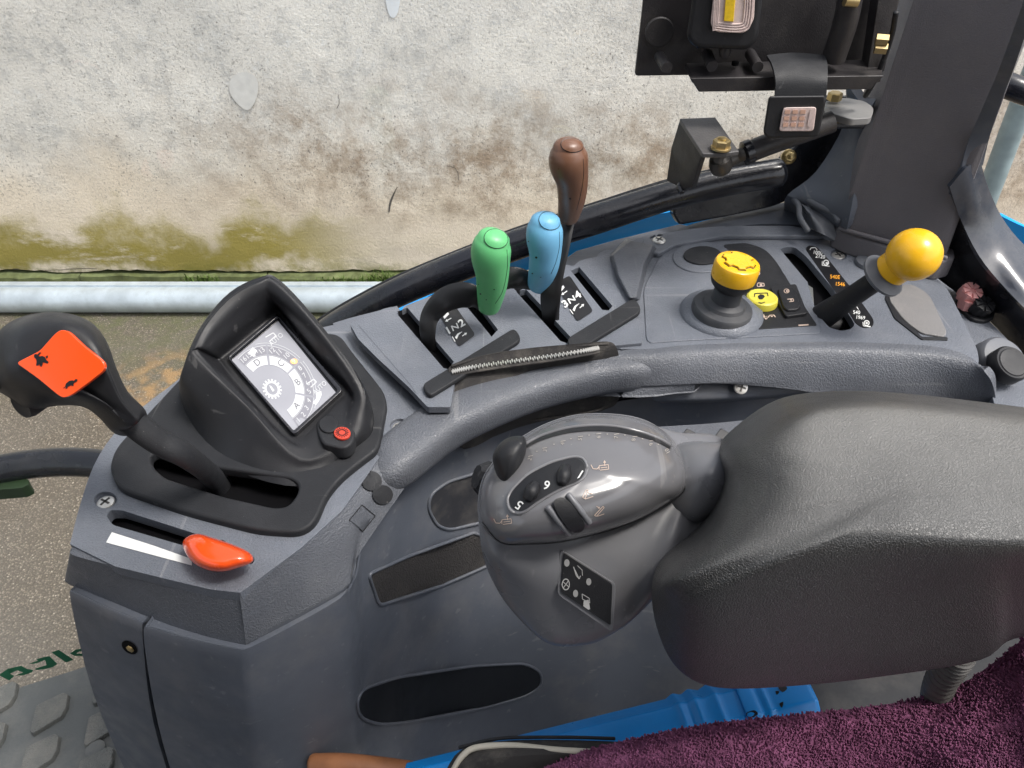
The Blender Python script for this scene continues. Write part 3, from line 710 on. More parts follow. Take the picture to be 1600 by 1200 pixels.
tube('cable', [PY(1400, 20, .85), PY(1392, 60, .86), PY(1372, 115, .87), PY(1352, 150, .885)], .003, M['black'], mp, seg=8)

def poly_plane(pts, Y, nrm=None): return [PY(p[0], p[1], Y) for p in pts]
lm = thing('inspection_lamp', PY(1135, 40, .86), 'black work lamp with yellow led strip clipped to the mounting plate', 'lamp')
ol = fil([(1085, -60), (1195, -60), (1190, 10), (1184, 60), (1170, 78), (1085, 74), (1072, 58), (1080, 10)], [0, 0, 5, 12, 12, 12, 10, 5], 4)
link('lamp_body', prism_me(poly_plane(ol, .845), poly_plane([(p[0] + 0, p[1]) for p in ol], .885)), M['black'], lm, bevel=.005)
ll = fil([(1120, -60), (1182, -60), (1178, 30), (1166, 52), (1117, 50), (1110, 38)], [0, 0, 6, 10, 8, 6], 4)
link('lens', prism_me(poly_plane(ll, .8415), poly_plane(ll, .846)), M['lens'], lm, bevel=.001)
for k in range(1, 5):
    s = k * 3.6
    lo = [(1118 + s * .55, -60), (1112 + s * .7, 40 - s * .6), (1118 + s * .5, 50 - s), (1164 - s * .7, 52 - s), (1177 - s, 30 - s * .4), (1181 - s, -60)]
    tube('reflector_ridge', [PY(p[0], p[1], .8412) for p in lo], .0009, M['lens'], lm, n=4, seg=6)
lc = [(1138, -60), (1154, -60), (1146, 34), (1131, 33)]
link('led_strip', prism_me(poly_plane(lc, .8395), poly_plane(lc, .842)), M['cob'], lm, bevel=.0005)
lathe('tail_plug', PY(1134, 72, .86), Vector((0, -.1, -1)), [(.006, 0), (.0065, .006), (.005, .011)], M['bracket'], lm, seg=16)
tube('side_cord', [PY(1084, -5, .86), PY(1090, 12, .86), PY(1088, 30, .86), PY(1080, 55, .86), PY(1092, 74, .86)], .002, M['black'], lm, seg=6)

cl = thing('clip_lamp', PY(1243, 180, .80), 'small square clip lamp hanging from a black rubber strap', 'lamp')
sheet('strap', [[PY(1198, 86, .862), PY(1240, 82, .862), PY(1290, 86, .862)], [PY(1206, 100, .842), PY(1245, 97, .842), PY(1293, 102, .842)], [PY(1212, 125, .825), PY(1250, 124, .825), PY(1293, 126, .825)], [PY(1211, 152, .82), PY(1250, 152, .82), PY(1291, 152, .82)]], M['blackrib'], cl, thick=.003)
ol = fil([(1201, 150), (1289, 149), (1290, 160), (1279, 214), (1200, 216), (1192, 208)], [6, 3, 3, 6, 6, 6], 3)
link('housing', prism_me(poly_plane(ol, .812), poly_plane(ol, .84)), M['black'], cl, bevel=.004)
ol = fil([(1224, 168), (1276, 167), (1271, 205), (1217, 205)], 5, 3)
link('lens', prism_me(poly_plane(ol, .8095), poly_plane(ol, .814)), M['lens'], cl, bevel=.001)
pk = mat('led_chip', (.58, .36, .27), .4, .4)
for r_ in range(3):
    for c_ in range(3):
        x_ = 1227 + c_ * 12 - r_ * 1.5; y_ = 172 + r_ * 10
        ql = [(x_, y_), (x_ + 8, y_), (x_ + 7.4, y_ + 6), (x_ - .8, y_ + 6)]
        link('led_chip', prism_me(poly_plane(ql, .8085), poly_plane(ql, .811)), pk, cl, flat=True)
ql = fil([(1266, 171), (1272, 171), (1268, 198), (1261, 198)], 3)
link('led_bar', prism_me(poly_plane(ql, .8085), poly_plane(ql, .811)), M['lens'], cl, flat=True)

hp = thing('hinge_plate', V(1330, 170, .34), 'light grey hinge plate with a zinc bolt beside the pillar', 'hinge')
ol = fil([(1288, 158), (1322, 152), (1352, 158), (1366, 168), (1362, 184), (1330, 186), (1296, 176)], 6)
slab('plate', ol, .33, .008, mat('grey_hinge', (.2, .2, .2), .45, .5, dust=.2), hp, bevel=.001)
lathe('bolt_head', V(1303, 156, .327), Vector((0, 0, 1)), [(.0085, 0), (.0085, .008), (.007, .009)], M['zinc'], hp, seg=6, sharp=20)
lathe('hinge_barrel', V(1322, 186, .345), Vector((1, 0, 0)), [(.011, -.02), (.011, .02)], M['gloss'], hp, seg=16)

# ================================================================== SIDE CONSOLE
con = thing('side_console', V(800, 700, .62), 'grey moulded side console with lever slots and a curved grab rail', 'console')
H = .55
crease = [(375, 926), (470, 856), (535, 797), (572, 745), (594, 712), (622, 684)]
left_out = smooth_px([(109, 850), (124, 792), (146, 728), (178, 678), (225, 634), (290, 585)], 3, closed=False)[:-1] + [(290, 583), (400, 540), (505, 511)]
right_b = [(541, 503), (556, 535), (600, 590), (640, 628), (680, 645)]
leftend = [(109, 868), (180, 885), (262, 905), (330, 921)]
ol = left_out + right_b + [(622, 684)] + crease[::-1][1:] + leftend[::-1][:-1]
Zt = Z(100, 400, 2.667)
slot_thr = fil([(166, 806), (172, 797), (190, 797), (300, 832), (392, 866), (398, 873), (394, 882), (382, 880), (300, 856), (176, 820)], 5)
scr_wells = [((165, 783), 16)]
insert_ol = fil([Zt(188, 880), Zt(210, 800), Zt(500, 490), (400, 520), Zt(1088, 318), Zt(1150, 325), Zt(1200, 395), Zt(1332, 560), Zt(1346, 610), Zt(1312, 800), Zt(1230, 860), Zt(1150, 925), Zt(1090, 1000), Zt(1050, 1105), Zt(980, 1152), Zt(800, 1140), Zt(500, 1062), Zt(220, 965)], [10, 20, 0, 0, 5, 12, 0, 12, 8, 14, 30, 20, 20, 22, 22, 20, 30, 22], 4)
insert_in = [tuple(Vector(p).lerp(Vector((380, 680)), .04)) for p in insert_ol]
ctr = Vector((350, 740)); inol = [tuple(Vector(p).lerp(ctr, .05)) for p in ol]
slab('front_shade_slab', inol, H + .020, .04, M['void'], con, bevel=0)  # black slab paints the darkness below the front slots
slab('front_top_shell', ol, H, .012, M['grey'], con, bevel=.004, cuts=[(slot_thr, .05), (insert_in, .05), (disc(165, 781, 18, 13), .004), (disc(624, 666, 15, 12), .004)], seg=4)
# skirt below the top shell

tr_ = [(110, 858, .5535), (116, 868, .553), (180, 885, .553), (262, 905, .553), (330, 921, .553), (375, 926, .553)]
br_ = [(102, 903, .61), (108, 913, .612), (180, 945, .613), (262, 977, .614), (330, 997, .615), (385, 1008, .615)]
def midrow(a, b, t, ex=0): return [V(p).lerp(V(q), t) for p, q in zip(a, b)]
sheet('front_skirt', [tr_, midrow(tr_, br_, .5), br_], M['greyrail'], con, thick=.012, sharp=60, dirn=Vector((.35, .93, 0)))
tr2 = [(374, 928, .552), (470, 858, .552), (535, 799, .552), (573, 748, .552), (596, 714, .552), (624, 686, .552)]
br2 = [(384, 1008, .615), (462, 966, .613), (540, 922, .612), (553, 880, .60), (585, 830, .59), (642, 748, .58)]
m1 = [(378, 955, .572), (468, 895, .572), (541, 838, .570), (572, 790, .565), (602, 746, .560), (634, 712, .560)]
sk = sheet('side_skirt', [tr2, m1, br2], M['greyrail'], con, thick=.010, sharp=60, nu=5, dirn=Vector((-.25, .9, -.1)))
skb = [wmesh(sk)]
for (x_, y_) in ((580, 752), (597, 773)):
    decal('round_plug', [disc(x_, y_, 16, 15)], skb, M['blackrib'], con, off=.0012, sub=2, thick=.0012)
for pl in pline([(565, 791), (583, 807), (566, 829), (547, 813), (565, 791)], 1.6): pass
decal('square_blank', [[(565, 791), (584, 806), (566, 829), (547, 813)]], skb, M['greyrail'], con, off=.0004, sub=1, thick=.0012)
decal('blank_groove', pline([(565, 789), (586, 806), (566, 831), (545, 813), (565, 789)], 1.3), skb, M['ink'], con, off=.0005)
decal('mould_line', pline([(596, 704), (612, 722), (640, 750)], 1.2), skb, M['ink'], con, off=.0005)

# grab rail and rear shell
P_r = [(584, 752, .592), (597, 739, .574), (620, 719, .568), (681, 672, .565), (740, 640, .562), (831, 604, .561), (930, 580, .560), (1000, 573, .561), (1040, 566, .572)]
tube('grab_rail', P_r, [.016, .024, .028, .028, .028, .028, .028, .026, .012], M['greyrail'], con, seg=40, n=6, flatten=(Vector((0, 0, 1)), .80), caps='flat', sq=.68)
slot_pto = fil([(1217, 391), (1225, 386), (1242, 386), (1259, 400), (1300, 449), (1336, 507), (1330, 514), (1315, 517), (1296, 512), (1277, 490), (1250, 441), (1224, 403)], 6)
ro = [(930, 398), (960, 384), (1000, 371), (1080, 357), (1160, 351), (1260, 350), (1320, 378), (1380, 396), (1440, 416), (1480, 450), (1505, 500), (1528, 548), (1544, 590), (1548, 640)]
rear_top = [(905, 548), (1000, 537), (1120, 528), (1280, 526), (1400, 530), (1470, 540), (1510, 556), (1536, 578)]
slab('rear_shade_slab', [(1010, 420), (1240, 370), (1340, 400), (1460, 450), (1500, 540), (1280, 530), (1000, 530)], .552, .04, M['void'], con, bevel=0)  # black slab in place of the shade under the rear shell
slab('rear_top_shell', fil(ro[:12] + [(1530, 572), (1505, 556), (1465, 545), (1400, 540), (1280, 537), (1120, 540), (1000, 546), (962, 545), (966, 480)], 10, 3), .535, .010, M['grey'], con, bevel=.004, cuts=[(slot_pto, .06), (disc(1030, 375, 15, 9), .003), (disc(1310, 398, 14, 10), .003)], seg=3)
# rounded front face of the rear shell
r0 = [(900, 556, .5365), (1000, 545, .5355), (1120, 537, .5345), (1280, 534, .5345), (1400, 537, .5345), (1465, 542, .5345), (1506, 553, .5345), (1532, 570, .5345)]
r1 = [(898, 566, .541), (1000, 556, .5355), (1120, 548, .5345), (1280, 546, .5345), (1400, 549, .5345), (1465, 555, .535), (1510, 565, .536), (1537, 579, .5375)]
r2 = [(897, 585, .557), (1000, 574, .545), (1120, 570, .546), (1280, 566, .546), (1400, 570, .546), (1470, 578, .549), (1520, 588, .549), (1550, 598, .549)]
r3 = [(900, 600, .575), (1000, 602, .566), (1120, 596, .564), (1280, 589, .562), (1400, 606, .572), (1470, 616, .580), (1530, 626, .580), (1557, 632, .580)]
r4 = [(900, 602, .578), (1000, 604, .569), (1120, 599, .567), (1285, 616, .583), (1400, 660, .62), (1470, 670, .63), (1530, 680, .64), (1560, 690, .64)]
sheet('rear_front_face', [r0, r1, r2, r3, r4], M['greyrail'], con, thick=.012, nv=4, sharp=60)
# box with screw under it
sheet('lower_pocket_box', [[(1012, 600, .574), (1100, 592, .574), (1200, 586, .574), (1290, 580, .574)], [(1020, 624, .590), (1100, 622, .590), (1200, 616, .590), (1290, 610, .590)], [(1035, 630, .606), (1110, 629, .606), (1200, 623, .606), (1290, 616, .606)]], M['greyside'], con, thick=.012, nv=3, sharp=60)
screw(1158, 605, .576, .0085, con, n=Vector((.1, -.75, .66)).normalized())
screw(165, 785, .5535, .0085, con)
screw(624, 668, .5535, .0078, con); screw(1030, 375, .5265, .009, con, rot=.1); screw(1310, 399, .5375, .009, con, rot=1.0)

# base skirt at the rear / right
slab('rear_base_shell', fil([(1240, 352), (1330, 380), (1440, 412), (1500, 458), (1560, 515), (1640, 600), (1720, 700), (1720, 900), (1620, 800), (1566, 680), (1548, 610), (1500, 520), (1420, 500)], 10), .57, .02, M['grey'], con, bevel=.006)
# raised ridges behind the lever panel
slab('rear_ledge', fil([(1002, 376), (1060, 360), (1150, 352), (1235, 352), (1292, 362), (1290, 368), (1225, 368), (1130, 368), (1055, 382), (1030, 396), (1010, 392)], 4), .528, .007, M['grey'], con, bevel=.002)
wedge_t = [V(958, 398, .518), V(984, 376, .515), V(1022, 383, .515), V(1006, 412, .515), V(994, 465, .521), V(984, 466, .522), V(966, 430, .52)]
wedge_b = [V(950, 402, .537), V(978, 372, .537), V(1030, 390, .537), V(1014, 412, .537), V(1000, 470, .537), V(984, 472, .537), V(960, 436, .537)]
link('ridge_wedge', prism_me(wedge_t, wedge_b), M['greyrail'], con, bevel=.002)
slab('knob_plateau', fil([(1030, 400), (1060, 382), (1130, 380), (1215, 384), (1262, 440), (1285, 520), (1180, 526), (1062, 532), (1010, 536), (1005, 450)], [12, 10, 5, 10, 0, 10, 5, 8, 12, 12]), .5335, .003, M['grey'], con, bevel=.0012)

slab('outer_ledge', [(846, 428), (900, 391), (960, 374), (1062, 349), (1110, 360), (970, 450)], .548, .03, M['greyside'], con, bevel=.003)
# lever housing -----------------------------------------------------
Zl = Z(500, 380, 3.2)
hol = fil([(546, 505), (600, 482), (614, 479), (624, 490), (632, 478), (700, 452), (730, 445), (737, 453), (748, 458), (800, 448), (808, 456), (868, 425), (884, 413), (896, 416), (905, 407), (946, 398), (956, 402), (962, 414), (990, 468), (1004, 536), (950, 541), (860, 552), (770, 568), (712, 584), (704, 636), (668, 636), (640, 606), (590, 560), (560, 530)], 3, 2)
def slotp(a, b, w): 
    d = Vector((b[0] - a[0], b[1] - a[1])).normalized(); n = Vector((-d.y, d.x)) * w / 2; a = Vector(a); b = Vector(b)
    return [tuple(a + n), tuple(b + n), tuple(b - n), tuple(a - n)]
slots = [[(624, 486), (636, 480), (709, 565), (702, 577), (693, 575), (620, 490)], [(730, 466), (744, 470), (778, 515), (768, 526), (755, 510), (730, 480)], [(806, 455), (822, 452), (893, 528), (886, 536), (876, 533)], [(892, 423), (905, 417), (957, 478), (951, 485), (941, 484)]]
HL = .531
lh = slab('lever_housing', hol, HL, .008, M['grey'], con, bevel=.0022, cuts=[(s, .06) for s in slots], seg=2)
slab('housing_shade_slab', [(572, 503), (620, 487), (690, 464), (800, 452), (890, 420), (944, 404), (984, 470), (996, 530), (900, 542), (770, 560), (708, 580), (700, 632), (672, 628)], .546, .05, M['void'], con, bevel=0)  # shade below the lever slots, put in as a black slab
slab('housing_ledge', [(520, 505), (546, 497), (620, 478), (700, 580), (706, 640), (690, 650), (640, 640), (560, 560)], .5525, .04, M['grey'], con, bevel=0)
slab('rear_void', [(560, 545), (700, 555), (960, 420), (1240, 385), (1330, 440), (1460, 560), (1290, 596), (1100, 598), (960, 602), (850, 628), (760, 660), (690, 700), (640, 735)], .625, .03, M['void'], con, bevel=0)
# rubber bars lying over the slots
def rbar(x0, y0, x1, y1, w):
    d = Vector((x1 - x0, y1 - y0)).normalized(); n = Vector((-d.y, d.x)) * w / 2; a = Vector((x0, y0)); b = Vector((x1, y1))
    slab('rubber_stop', fil([tuple(a + n), tuple(b + n), tuple(b - n), tuple(a - n)], w * .45, 5), HL - .006, .006, M['blackrib'], con, bevel=.0018)
rbar(664, 610, 810, 520, 22); rbar(890, 540, 998, 474, 25)
lb = [wmesh(lh)]
# engraved plates and their print
for quad in ([(684, 489), (707, 473), (743, 524), (717, 543)], [(867, 444), (890, 431), (927, 487), (902, 503)]):
    pl = decal('symbol_plate', [fil(quad, 5, 3)], lb, M['ink'], con, off=.0009, thick=.0006)
lpb = lb
def leverprint(s, cx, cy, dx, dy):
    # u along the baseline, v up the letters
    u = Vector((dx, dy)).normalized(); v = Vector((u.y, -u.x))
    P = []
    for ch, k, sc in ((s[0], -1, 1), (s[2], 1, 1)):
        P += glyphs(ch, cx + u.x * 12 * k, cy + u.y * 12 * k, u.x * 18, u.y * 18, v.x * 16, v.y * 16, bold=.03)
    a = lambda i, j: (cx + u.x * i + v.x * j, cy + u.y * i + v.y * j)
    P += [bar(*a(-5, -4.4), *a(-4, 4.4), 2), bar(*a(-4.2, 4), *a(4.2, -4), 2), bar(*a(4, -4.4), *a(5, 4.4), 2)]
    return P, a
for s, cx, cy in (('1N2', 711, 513), ('3N4', 893, 470)):
    P, a = leverprint(s, cx, cy, 60, -34 if s == '1N2' else -42)
    P += arrow(*a(2, 15), *a(-9, 15), 1.4, 4) + [[a(-8, 23), a(2, 26), a(2, 22), a(-8, 19)]]
    P += [bar(*a(-11, -11), *a(-11, -20), 1.2), [a(-8, -14), a(-2, -11), a(3, -11), a(3, -13), a(-1, -13.5), a(-7, -18)], bar(*a(2, -12), *a(6, -12), 1)] + arrow(*a(3, -18), *a(12, -17), 1.4, 4)
    decal('symbol_print', P, lb, M['white'], con, off=.0019)
decal('housing_line', pline([(560, 508), (640, 600), (650, 615)], .9), lb, M['greyside'], con, off=.0003)

# wedge mark beside the throttle slot
decal('wedge_mark', [[(175, 832), (166, 848), (300, 884), (300, 874), (240, 853)]], [wmesh(bpy.data.objects['front_top_shell'])], M['white'], con, off=.0005)

# lower panels ------------------------------------------------------
def dropped(row, dh, dx=0, dy=0): 
    out = []
    for k, p in enumerate(row):
        v = V(p); w = 1 - k / (len(row) - 1); out.append(Vector((v.x - dx * w, v.y - dy * w, v.z - dh)))
    return out
e0 = [(116, 922, .61), (170, 948, .61), (229, 972, .612)]
E0 = [V(p) for p in e0]
E1 = [Vector((p.x - .006, p.y - .004, p.z - .012)) for p in E0]
E2 = [Vector((p.x - .040 - .001 * k, p.y + .002, p.z - .17)) for k, p in enumerate(E1)]
E3 = [Vector((p.x - .072 - .002 * k, p.y + .004, p.z - .38)) for k, p in enumerate(E1)]
E4 = [Vector((p.x - .098 - .002 * k, p.y + .006, CAMZ - 1.16)) for k, p in enumerate(E1)]
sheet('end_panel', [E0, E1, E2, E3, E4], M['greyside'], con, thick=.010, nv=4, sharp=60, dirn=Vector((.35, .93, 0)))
s0 = [(236, 976, .612), (310, 998, .614), (375, 1011, .615), (398, 1009, .615), (470, 972, .612), (535, 934, .612), (550, 910, .612), (556, 878, .610), (572, 838, .606), (600, 792, .602), (634, 740, .598), (700, 688, .602), (800, 664, .622), (900, 644, .630), (1010, 622, .628), (1160, 626, .614), (1300, 618, .614), (1450, 640, .62), (1600, 690, .64), (1750, 760, .66)]
S0 = [V(p) for p in s0]
wts = [max(0, 1 - k / 9) for k in range(len(S0))]
def srow(dz, dx, inn, fl_=0): return [Vector((p.x - dx * w, p.y - inn - fl_ * (1 - w), p.z - dz)) for p, w in zip(S0, wts)]
S1 = srow(.012, .008, .006)
S2 = srow(.17, .04, .010, .02); S3 = srow(.38, .075, .006, .10); S4 = srow(.56, .10, 0, .17)
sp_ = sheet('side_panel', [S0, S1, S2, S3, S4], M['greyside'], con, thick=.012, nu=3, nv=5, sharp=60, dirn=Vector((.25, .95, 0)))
# dark gap between the two panels
G0 = [V(226, 971, .619), V(240, 978, .619)]
sheet('panel_gap', [[Vector((p.x, p.y + .008, p.z)) for p in G0], [Vector((p.x - .035, p.y + .008, p.z - .18)) for p in G0], [Vector((p.x - .075, p.y + .008, p.z - .40)) for p in G0], [Vector((p.x - .1, p.y + .008, p.z - .56)) for p in G0]], M['void'], con, thick=.004)
spb = [wmesh(sp_)]; epb = [wmesh(bpy.data.objects['end_panel'])]
def pocket(name, ol, depth, m, bv, rim=.0016, rimm=None):
    """recess: dark floor let into the panel, with a raised rolled rim"""
    fl = decal(name, [ol], bv, m, con, off=.0005, sub=3)
    pts = [hit(x, y, bv, .0008)[0] for x, y in ol]; pts = [p for p in pts if p]
    tube(name + '_rim', pts, rim, rimm or M['greyside'], fl, n=1, seg=8, closed=True)
    return fl
def carve(objname, ols, depth):
    """cut real recesses into a panel, following the surface normal there"""
    global spb
    o = bpy.data.objects[objname]; off = o.matrix_world.translation if False else Vector((0, 0, 0))
    p = o
    while p is not None: off = off + p.location; p = p.parent
    bv = [wmesh(o)]; cc = []; floors = []
    for ol_ in ols:
        hs_ = [hit(x, y, bv, 0) for x, y in ol_]; hs_ = [h for h in hs_ if h[0] is not None]
        nn_ = sum((h[1] for h in hs_), Vector()).normalized()
        a = [h[0] + nn_ * .03 - off for h in hs_]; b = [h[0] - nn_ * depth - off for h in hs_]
        cc.append(prism_me(a, b)); floors.append(([h[0] - nn_ * (depth - .0006) for h in hs_], nn_))
    me = subtract(o.data.copy(), cc)
    me.polygons.foreach_set("use_smooth", [True] * len(me.polygons)); me.set_sharp_from_angle(angle=R(40)); o.data = me
    return floors
pk_out = [fil([(668, 795), (672, 772), (700, 752), (760, 734), (790, 760), (770, 812), (700, 828), (682, 820)], [12, 12, 10, 5, 5, 10, 12, 8], 4),
          fil([(575, 897), (640, 868), (740, 832), (790, 850), (775, 878), (690, 915), (592, 946)], [8, 3, 3, 3, 3, 3, 8], 4),
          fil([(556, 1098), (566, 1076), (620, 1058), (740, 1040), (820, 1036), (846, 1050), (846, 1072), (820, 1088), (760, 1105), (640, 1128), (590, 1132), (562, 1122)], 14, 4)]
inm = {'door_pocket': mat('pocket_floor', (.03, .031, .036), .5, .4, dust=.2), 'rubber_inlay': mat('inlay_floor', (.035, .033, .033), .55, .35, grain=480, gs=1.0, dust=.1), 'oval_recess': mat('oval_floor', (.008, .010, .014), .5, .3)}
for ol_, nm_ in zip(pk_out, ('door_pocket', 'rubber_inlay', 'oval_recess')):
    decal(nm_, [ol_], spb, inm[nm_], con, off=.0006, sub=3)
    pts = [p for p in (hit(x, y, spb, .0004)[0] for x, y in ol_) if p]
    tube(nm_ + '_lip', pts, .0021, M['greyside'], con, n=1, seg=8, closed=True)
# bolt hole in the end panel
decal('bolt_well', [disc(203, 1011, 14, 8.5, rot=.65)], epb, M['void'], con, off=.0006)
q, nn_ = hit(205, 1012, epb, .001)
lathe('panel_bolt', q, nn_, [(.0042, 0), (.0042, .0012), (.002, .0018)], M['zinc'], con, seg=6)
# two triangular rocker switches behind the pod
for x_ in (1075, 1128):
    a = [V(x_ - 16, 686, .566), V(x_ - 2, 668, .562), V(x_ + 12, 675, .565), V(x_ + 20, 687, .568)]
    link('rocker_switch', prism_me(a, [p + Vector((0, 0, -.012)) for p in a]), M['black'], con, bevel=.0015)
sheet('switch_ledge', [[(1000, 668, .60), (1060, 665, .60), (1130, 660, .60), (1220, 650, .60)], [(1005, 700, .60), (1060, 700, .60), (1130, 700, .60), (1220, 690, .60)]], M['greyrail'], con, thick=.01)

# PTO control area ----------------------------------------------------
Zp = Z(940, 340, 2.667)
kp = bpy.data.objects['knob_plateau']
slab('control_plate', fil([(1131, 382), (1165, 379), (1195, 388), (1213, 408), (1245, 460), (1277, 508), (1184, 514), (1168, 480), (1150, 440)], [2, 8, 14, 10, 0, 3, 4, 0, 0]), .5325, .0015, M['black'], con, bevel=.0004)
pb = [wmesh(bpy.data.objects['control_plate'])]

slab('label_strip', fil([(1258, 388), (1264, 383), (1276, 385), (1292, 402), (1332, 452), (1366, 500), (1364, 510), (1350, 513), (1338, 506), (1310, 462), (1284, 425)], [5, 4, 5, 5, 4, 8, 4, 6, 5, 5, 5]), .5343, .001, M['ink'], con, bevel=.0003)
lsb = [wmesh(bpy.data.objects['label_strip'])]
def tx(s, x, y, size, ang, m_, tb, nm='print', shear=0, bold=.02, wide=1.0):
    a = R(ang); return decal(nm, glyphs(s, x, y, math.cos(a) * size * wide, -math.sin(a) * size * wide, -math.sin(a) * size, -math.cos(a) * size, shear=shear, bold=bold), tb, m_, con, off=.0005)
tx('1000', *Zp(900, 148), 8, -8, M['white'], lsb, wide=.95, bold=.012); tx('2120', *Zp(911, 164), 8, -8, M['white'], lsb, wide=.95, bold=.012)
tx('540E', *Zp(972, 249), 8.3, -4, M['amber'], lsb, wide=.95, bold=.012); tx('1546', *Zp(993, 279), 8.3, -4, M['amber'], lsb, wide=.95, bold=.012)
tx('540', *Zp(1062, 397), 8, -4, M['white'], lsb, wide=.95, bold=.012); tx('1969', *Zp(1078, 418), 8, -6, M['white'], lsb, wide=.95, bold=.012)
for sy_ in (pline([Zp(868, 136), Zp(872, 128), Zp(890, 126), Zp(898, 136)], 1.1), ringp(*Zp(935, 189), 3.2, 4.6, 16) + ringp(*Zp(938, 191), .5, 1.9, 10) + pline([Zp(919, 184), Zp(919, 200), Zp(950, 204)], 1),
            ringp(*Zp(1104, 441), 3.2, 4.6, 16) + ringp(*Zp(1104, 441), .5, 1.9, 10) + pline([Zp(1088, 436), Zp(1090, 452), Zp(1120, 455)], 1), pline([Zp(1040, 383), Zp(1038, 372), Zp(1062, 372), Zp(1070, 384)], 1.1)):
    decal('strip_print', sy_, lsb, M['white'], con, off=.0005)
# prints on the control plate
tanp = pline([Zp(640, 232), Zp(648, 226), Zp(660, 232), Zp(656, 240)], 1.1) + pline([Zp(648, 280), Zp(652, 273), Zp(676, 275), Zp(678, 286), Zp(650, 289), Zp(648, 280)], 1.2) + [disc(*Zp(664, 282), 2)] + [bar(*Zp(624, 284), *Zp(636, 284), 1.6)]
tanp += ringp(*Zp(663, 417), 1.6, 3.6, 14) + ringp(*Zp(685, 419), 1.0, 2.4, 12) + [[Zp(664, 405), Zp(676, 404), Zp(680, 412), Zp(690, 411), Zp(690, 418), Zp(664, 417)]] + [bar(*Zp(670, 396), *Zp(671, 406), 1.3)] + pline([Zp(694, 417), Zp(700, 408), Zp(718, 407), Zp(724, 416)], 1.4) + [disc(*Zp(709, 410), 2)] + [bar(*Zp(820, 449), *Zp(862, 446), 1.1), bar(*Zp(820, 452), *Zp(862, 449), .6)]
decal('symbol_print', tanp, pb, M['tan'], con, off=.0004)
# pale yellow push button
b = V(1189, 473, .532); up = Vector((0, 0, 1))
bt = lathe('push_button', b, up, [(.0195, 0), (.0195, .004), (.0185, .008), (.0165, .0096), (.0145, .0092), (.0001, .0092)], M['paleyellow'], con, seg=40)
btb = [wmesh(bt)]
decal('button_symbol', pline([(1179, 464), (1179, 459), (1199, 458), (1200, 463)], 1.4) + [[(1184, 463), (1188, 460), (1193, 461), (1195, 464), (1191, 468), (1186, 468)]] + pline([(1185, 473), (1190, 474), (1195, 472.5)], 1.3), btb, M['ink'], con, off=.0004)
# rocker switch
o_ = slab('rocker_bezel', fil([(1203, 448), (1244, 443), (1262, 489), (1228, 494)], 4), .528, .005, M['black'], con, bevel=.0012)
o_ = slab('rocker_cap', fil([(1215, 450), (1240, 447), (1252, 477), (1247, 483), (1230, 484), (1224, 478)], 5), .5245, .006, M['black'], con, bevel=.0018)
rb = [wmesh(o_)]; decal('rocker_symbol', ringp(1229, 455, 3.5, 4.4, 16, sy=.8) + ringp(1230, 455, .8, 2, 10) + pline([(1230, 468), (1239, 467), (1240, 471), (1233, 472)], 1) + ringp(1236, 469, .5, 1.5, 8), rb, M['tan'], con, off=.0004)
# blank round plug, mound and collar for the knob
slab('plug_rise', disc(1097, 401, 46, 24, 32), .5315, .004, M['grey'], con, bevel=.0015)
slab('blanking_plug', disc(1098, 398, 30, 14, 32), .529, .003, M['blackrib'], con, bevel=.0009)
kb = V(1127, 490, .534)
lathe('knob_mound', kb, up, [(.050, 0), (.049, .004), (.044, .007), (.041, .009), (.038, .011), (.036, .012)], M['grey'], con, seg=48, sharp=80)
# pad behind the ball lever
slab('soft_pad', fil([(1396, 447), (1424, 443), (1452, 458), (1480, 518), (1476, 526), (1440, 520), (1412, 500), (1388, 466)], [8, 8, 14, 5, 5, 8, 20, 8], 4), .5325, .003, M['pale'], con, bevel=.0012)
slab('pad_rim', fil([(1388, 446), (1396, 441), (1400, 480), (1440, 526), (1480, 526), (1482, 531), (1440, 530), (1398, 497), (1383, 466)], 3, 4), .5335, .0035, M['black'], con, bevel=.001)
lathe('lever_hole_boot', V(1360, 412, .534), up, [(.020, 0), (.019, .004), (.012, .006)], M['boot'], con, seg=28)
# socket with its cap at the right
sc_n = Vector((.15, -.45, .85)).normalized(); scb = V(1565, 563, .556)
lathe('socket_bezel', scb, sc_n, [(.030, -.012), (.029, .002), (.026, .006), (.022, .007)], M['boot'], con, seg=36)
lathe('socket_cap', V(1574, 571, .547), sc_n, [(.0215, -.006), (.0215, .006), (.0195, .009), (.017, .0085), (.016, .0095), (.0001, .0098)], M['black'], con, seg=36)

# ================================================================== INSTRUMENT HOOD
dh = thing('display_hood', V(430, 640, .55), 'black hooded instrument display on its black base plate', 'display')
slotg = fil([(234, 712), (244, 705), (262, 712), (340, 730), (455, 746), (467, 756), (464, 772), (450, 790), (430, 793), (350, 775), (257, 746), (238, 728)], [8, 8, 8, 10, 10, 10, 8, 12, 12, 10, 10, 8], 4)
slab('base_plate', insert_ol, .542, .0125, M['blackrib'], dh, bevel=.0035, cuts=[(slotg, .03)], seg=3)

sn = Vector((.06, -.35, .93)).normalized(); so = V(445, 590, .505)      # plane of the screen
def SCR(x, y, up_=0): return on_plane(x, y, so, sn) + sn * up_
def rimp(x, y, k): return on_plane(x, y, so + sn * k, sn)
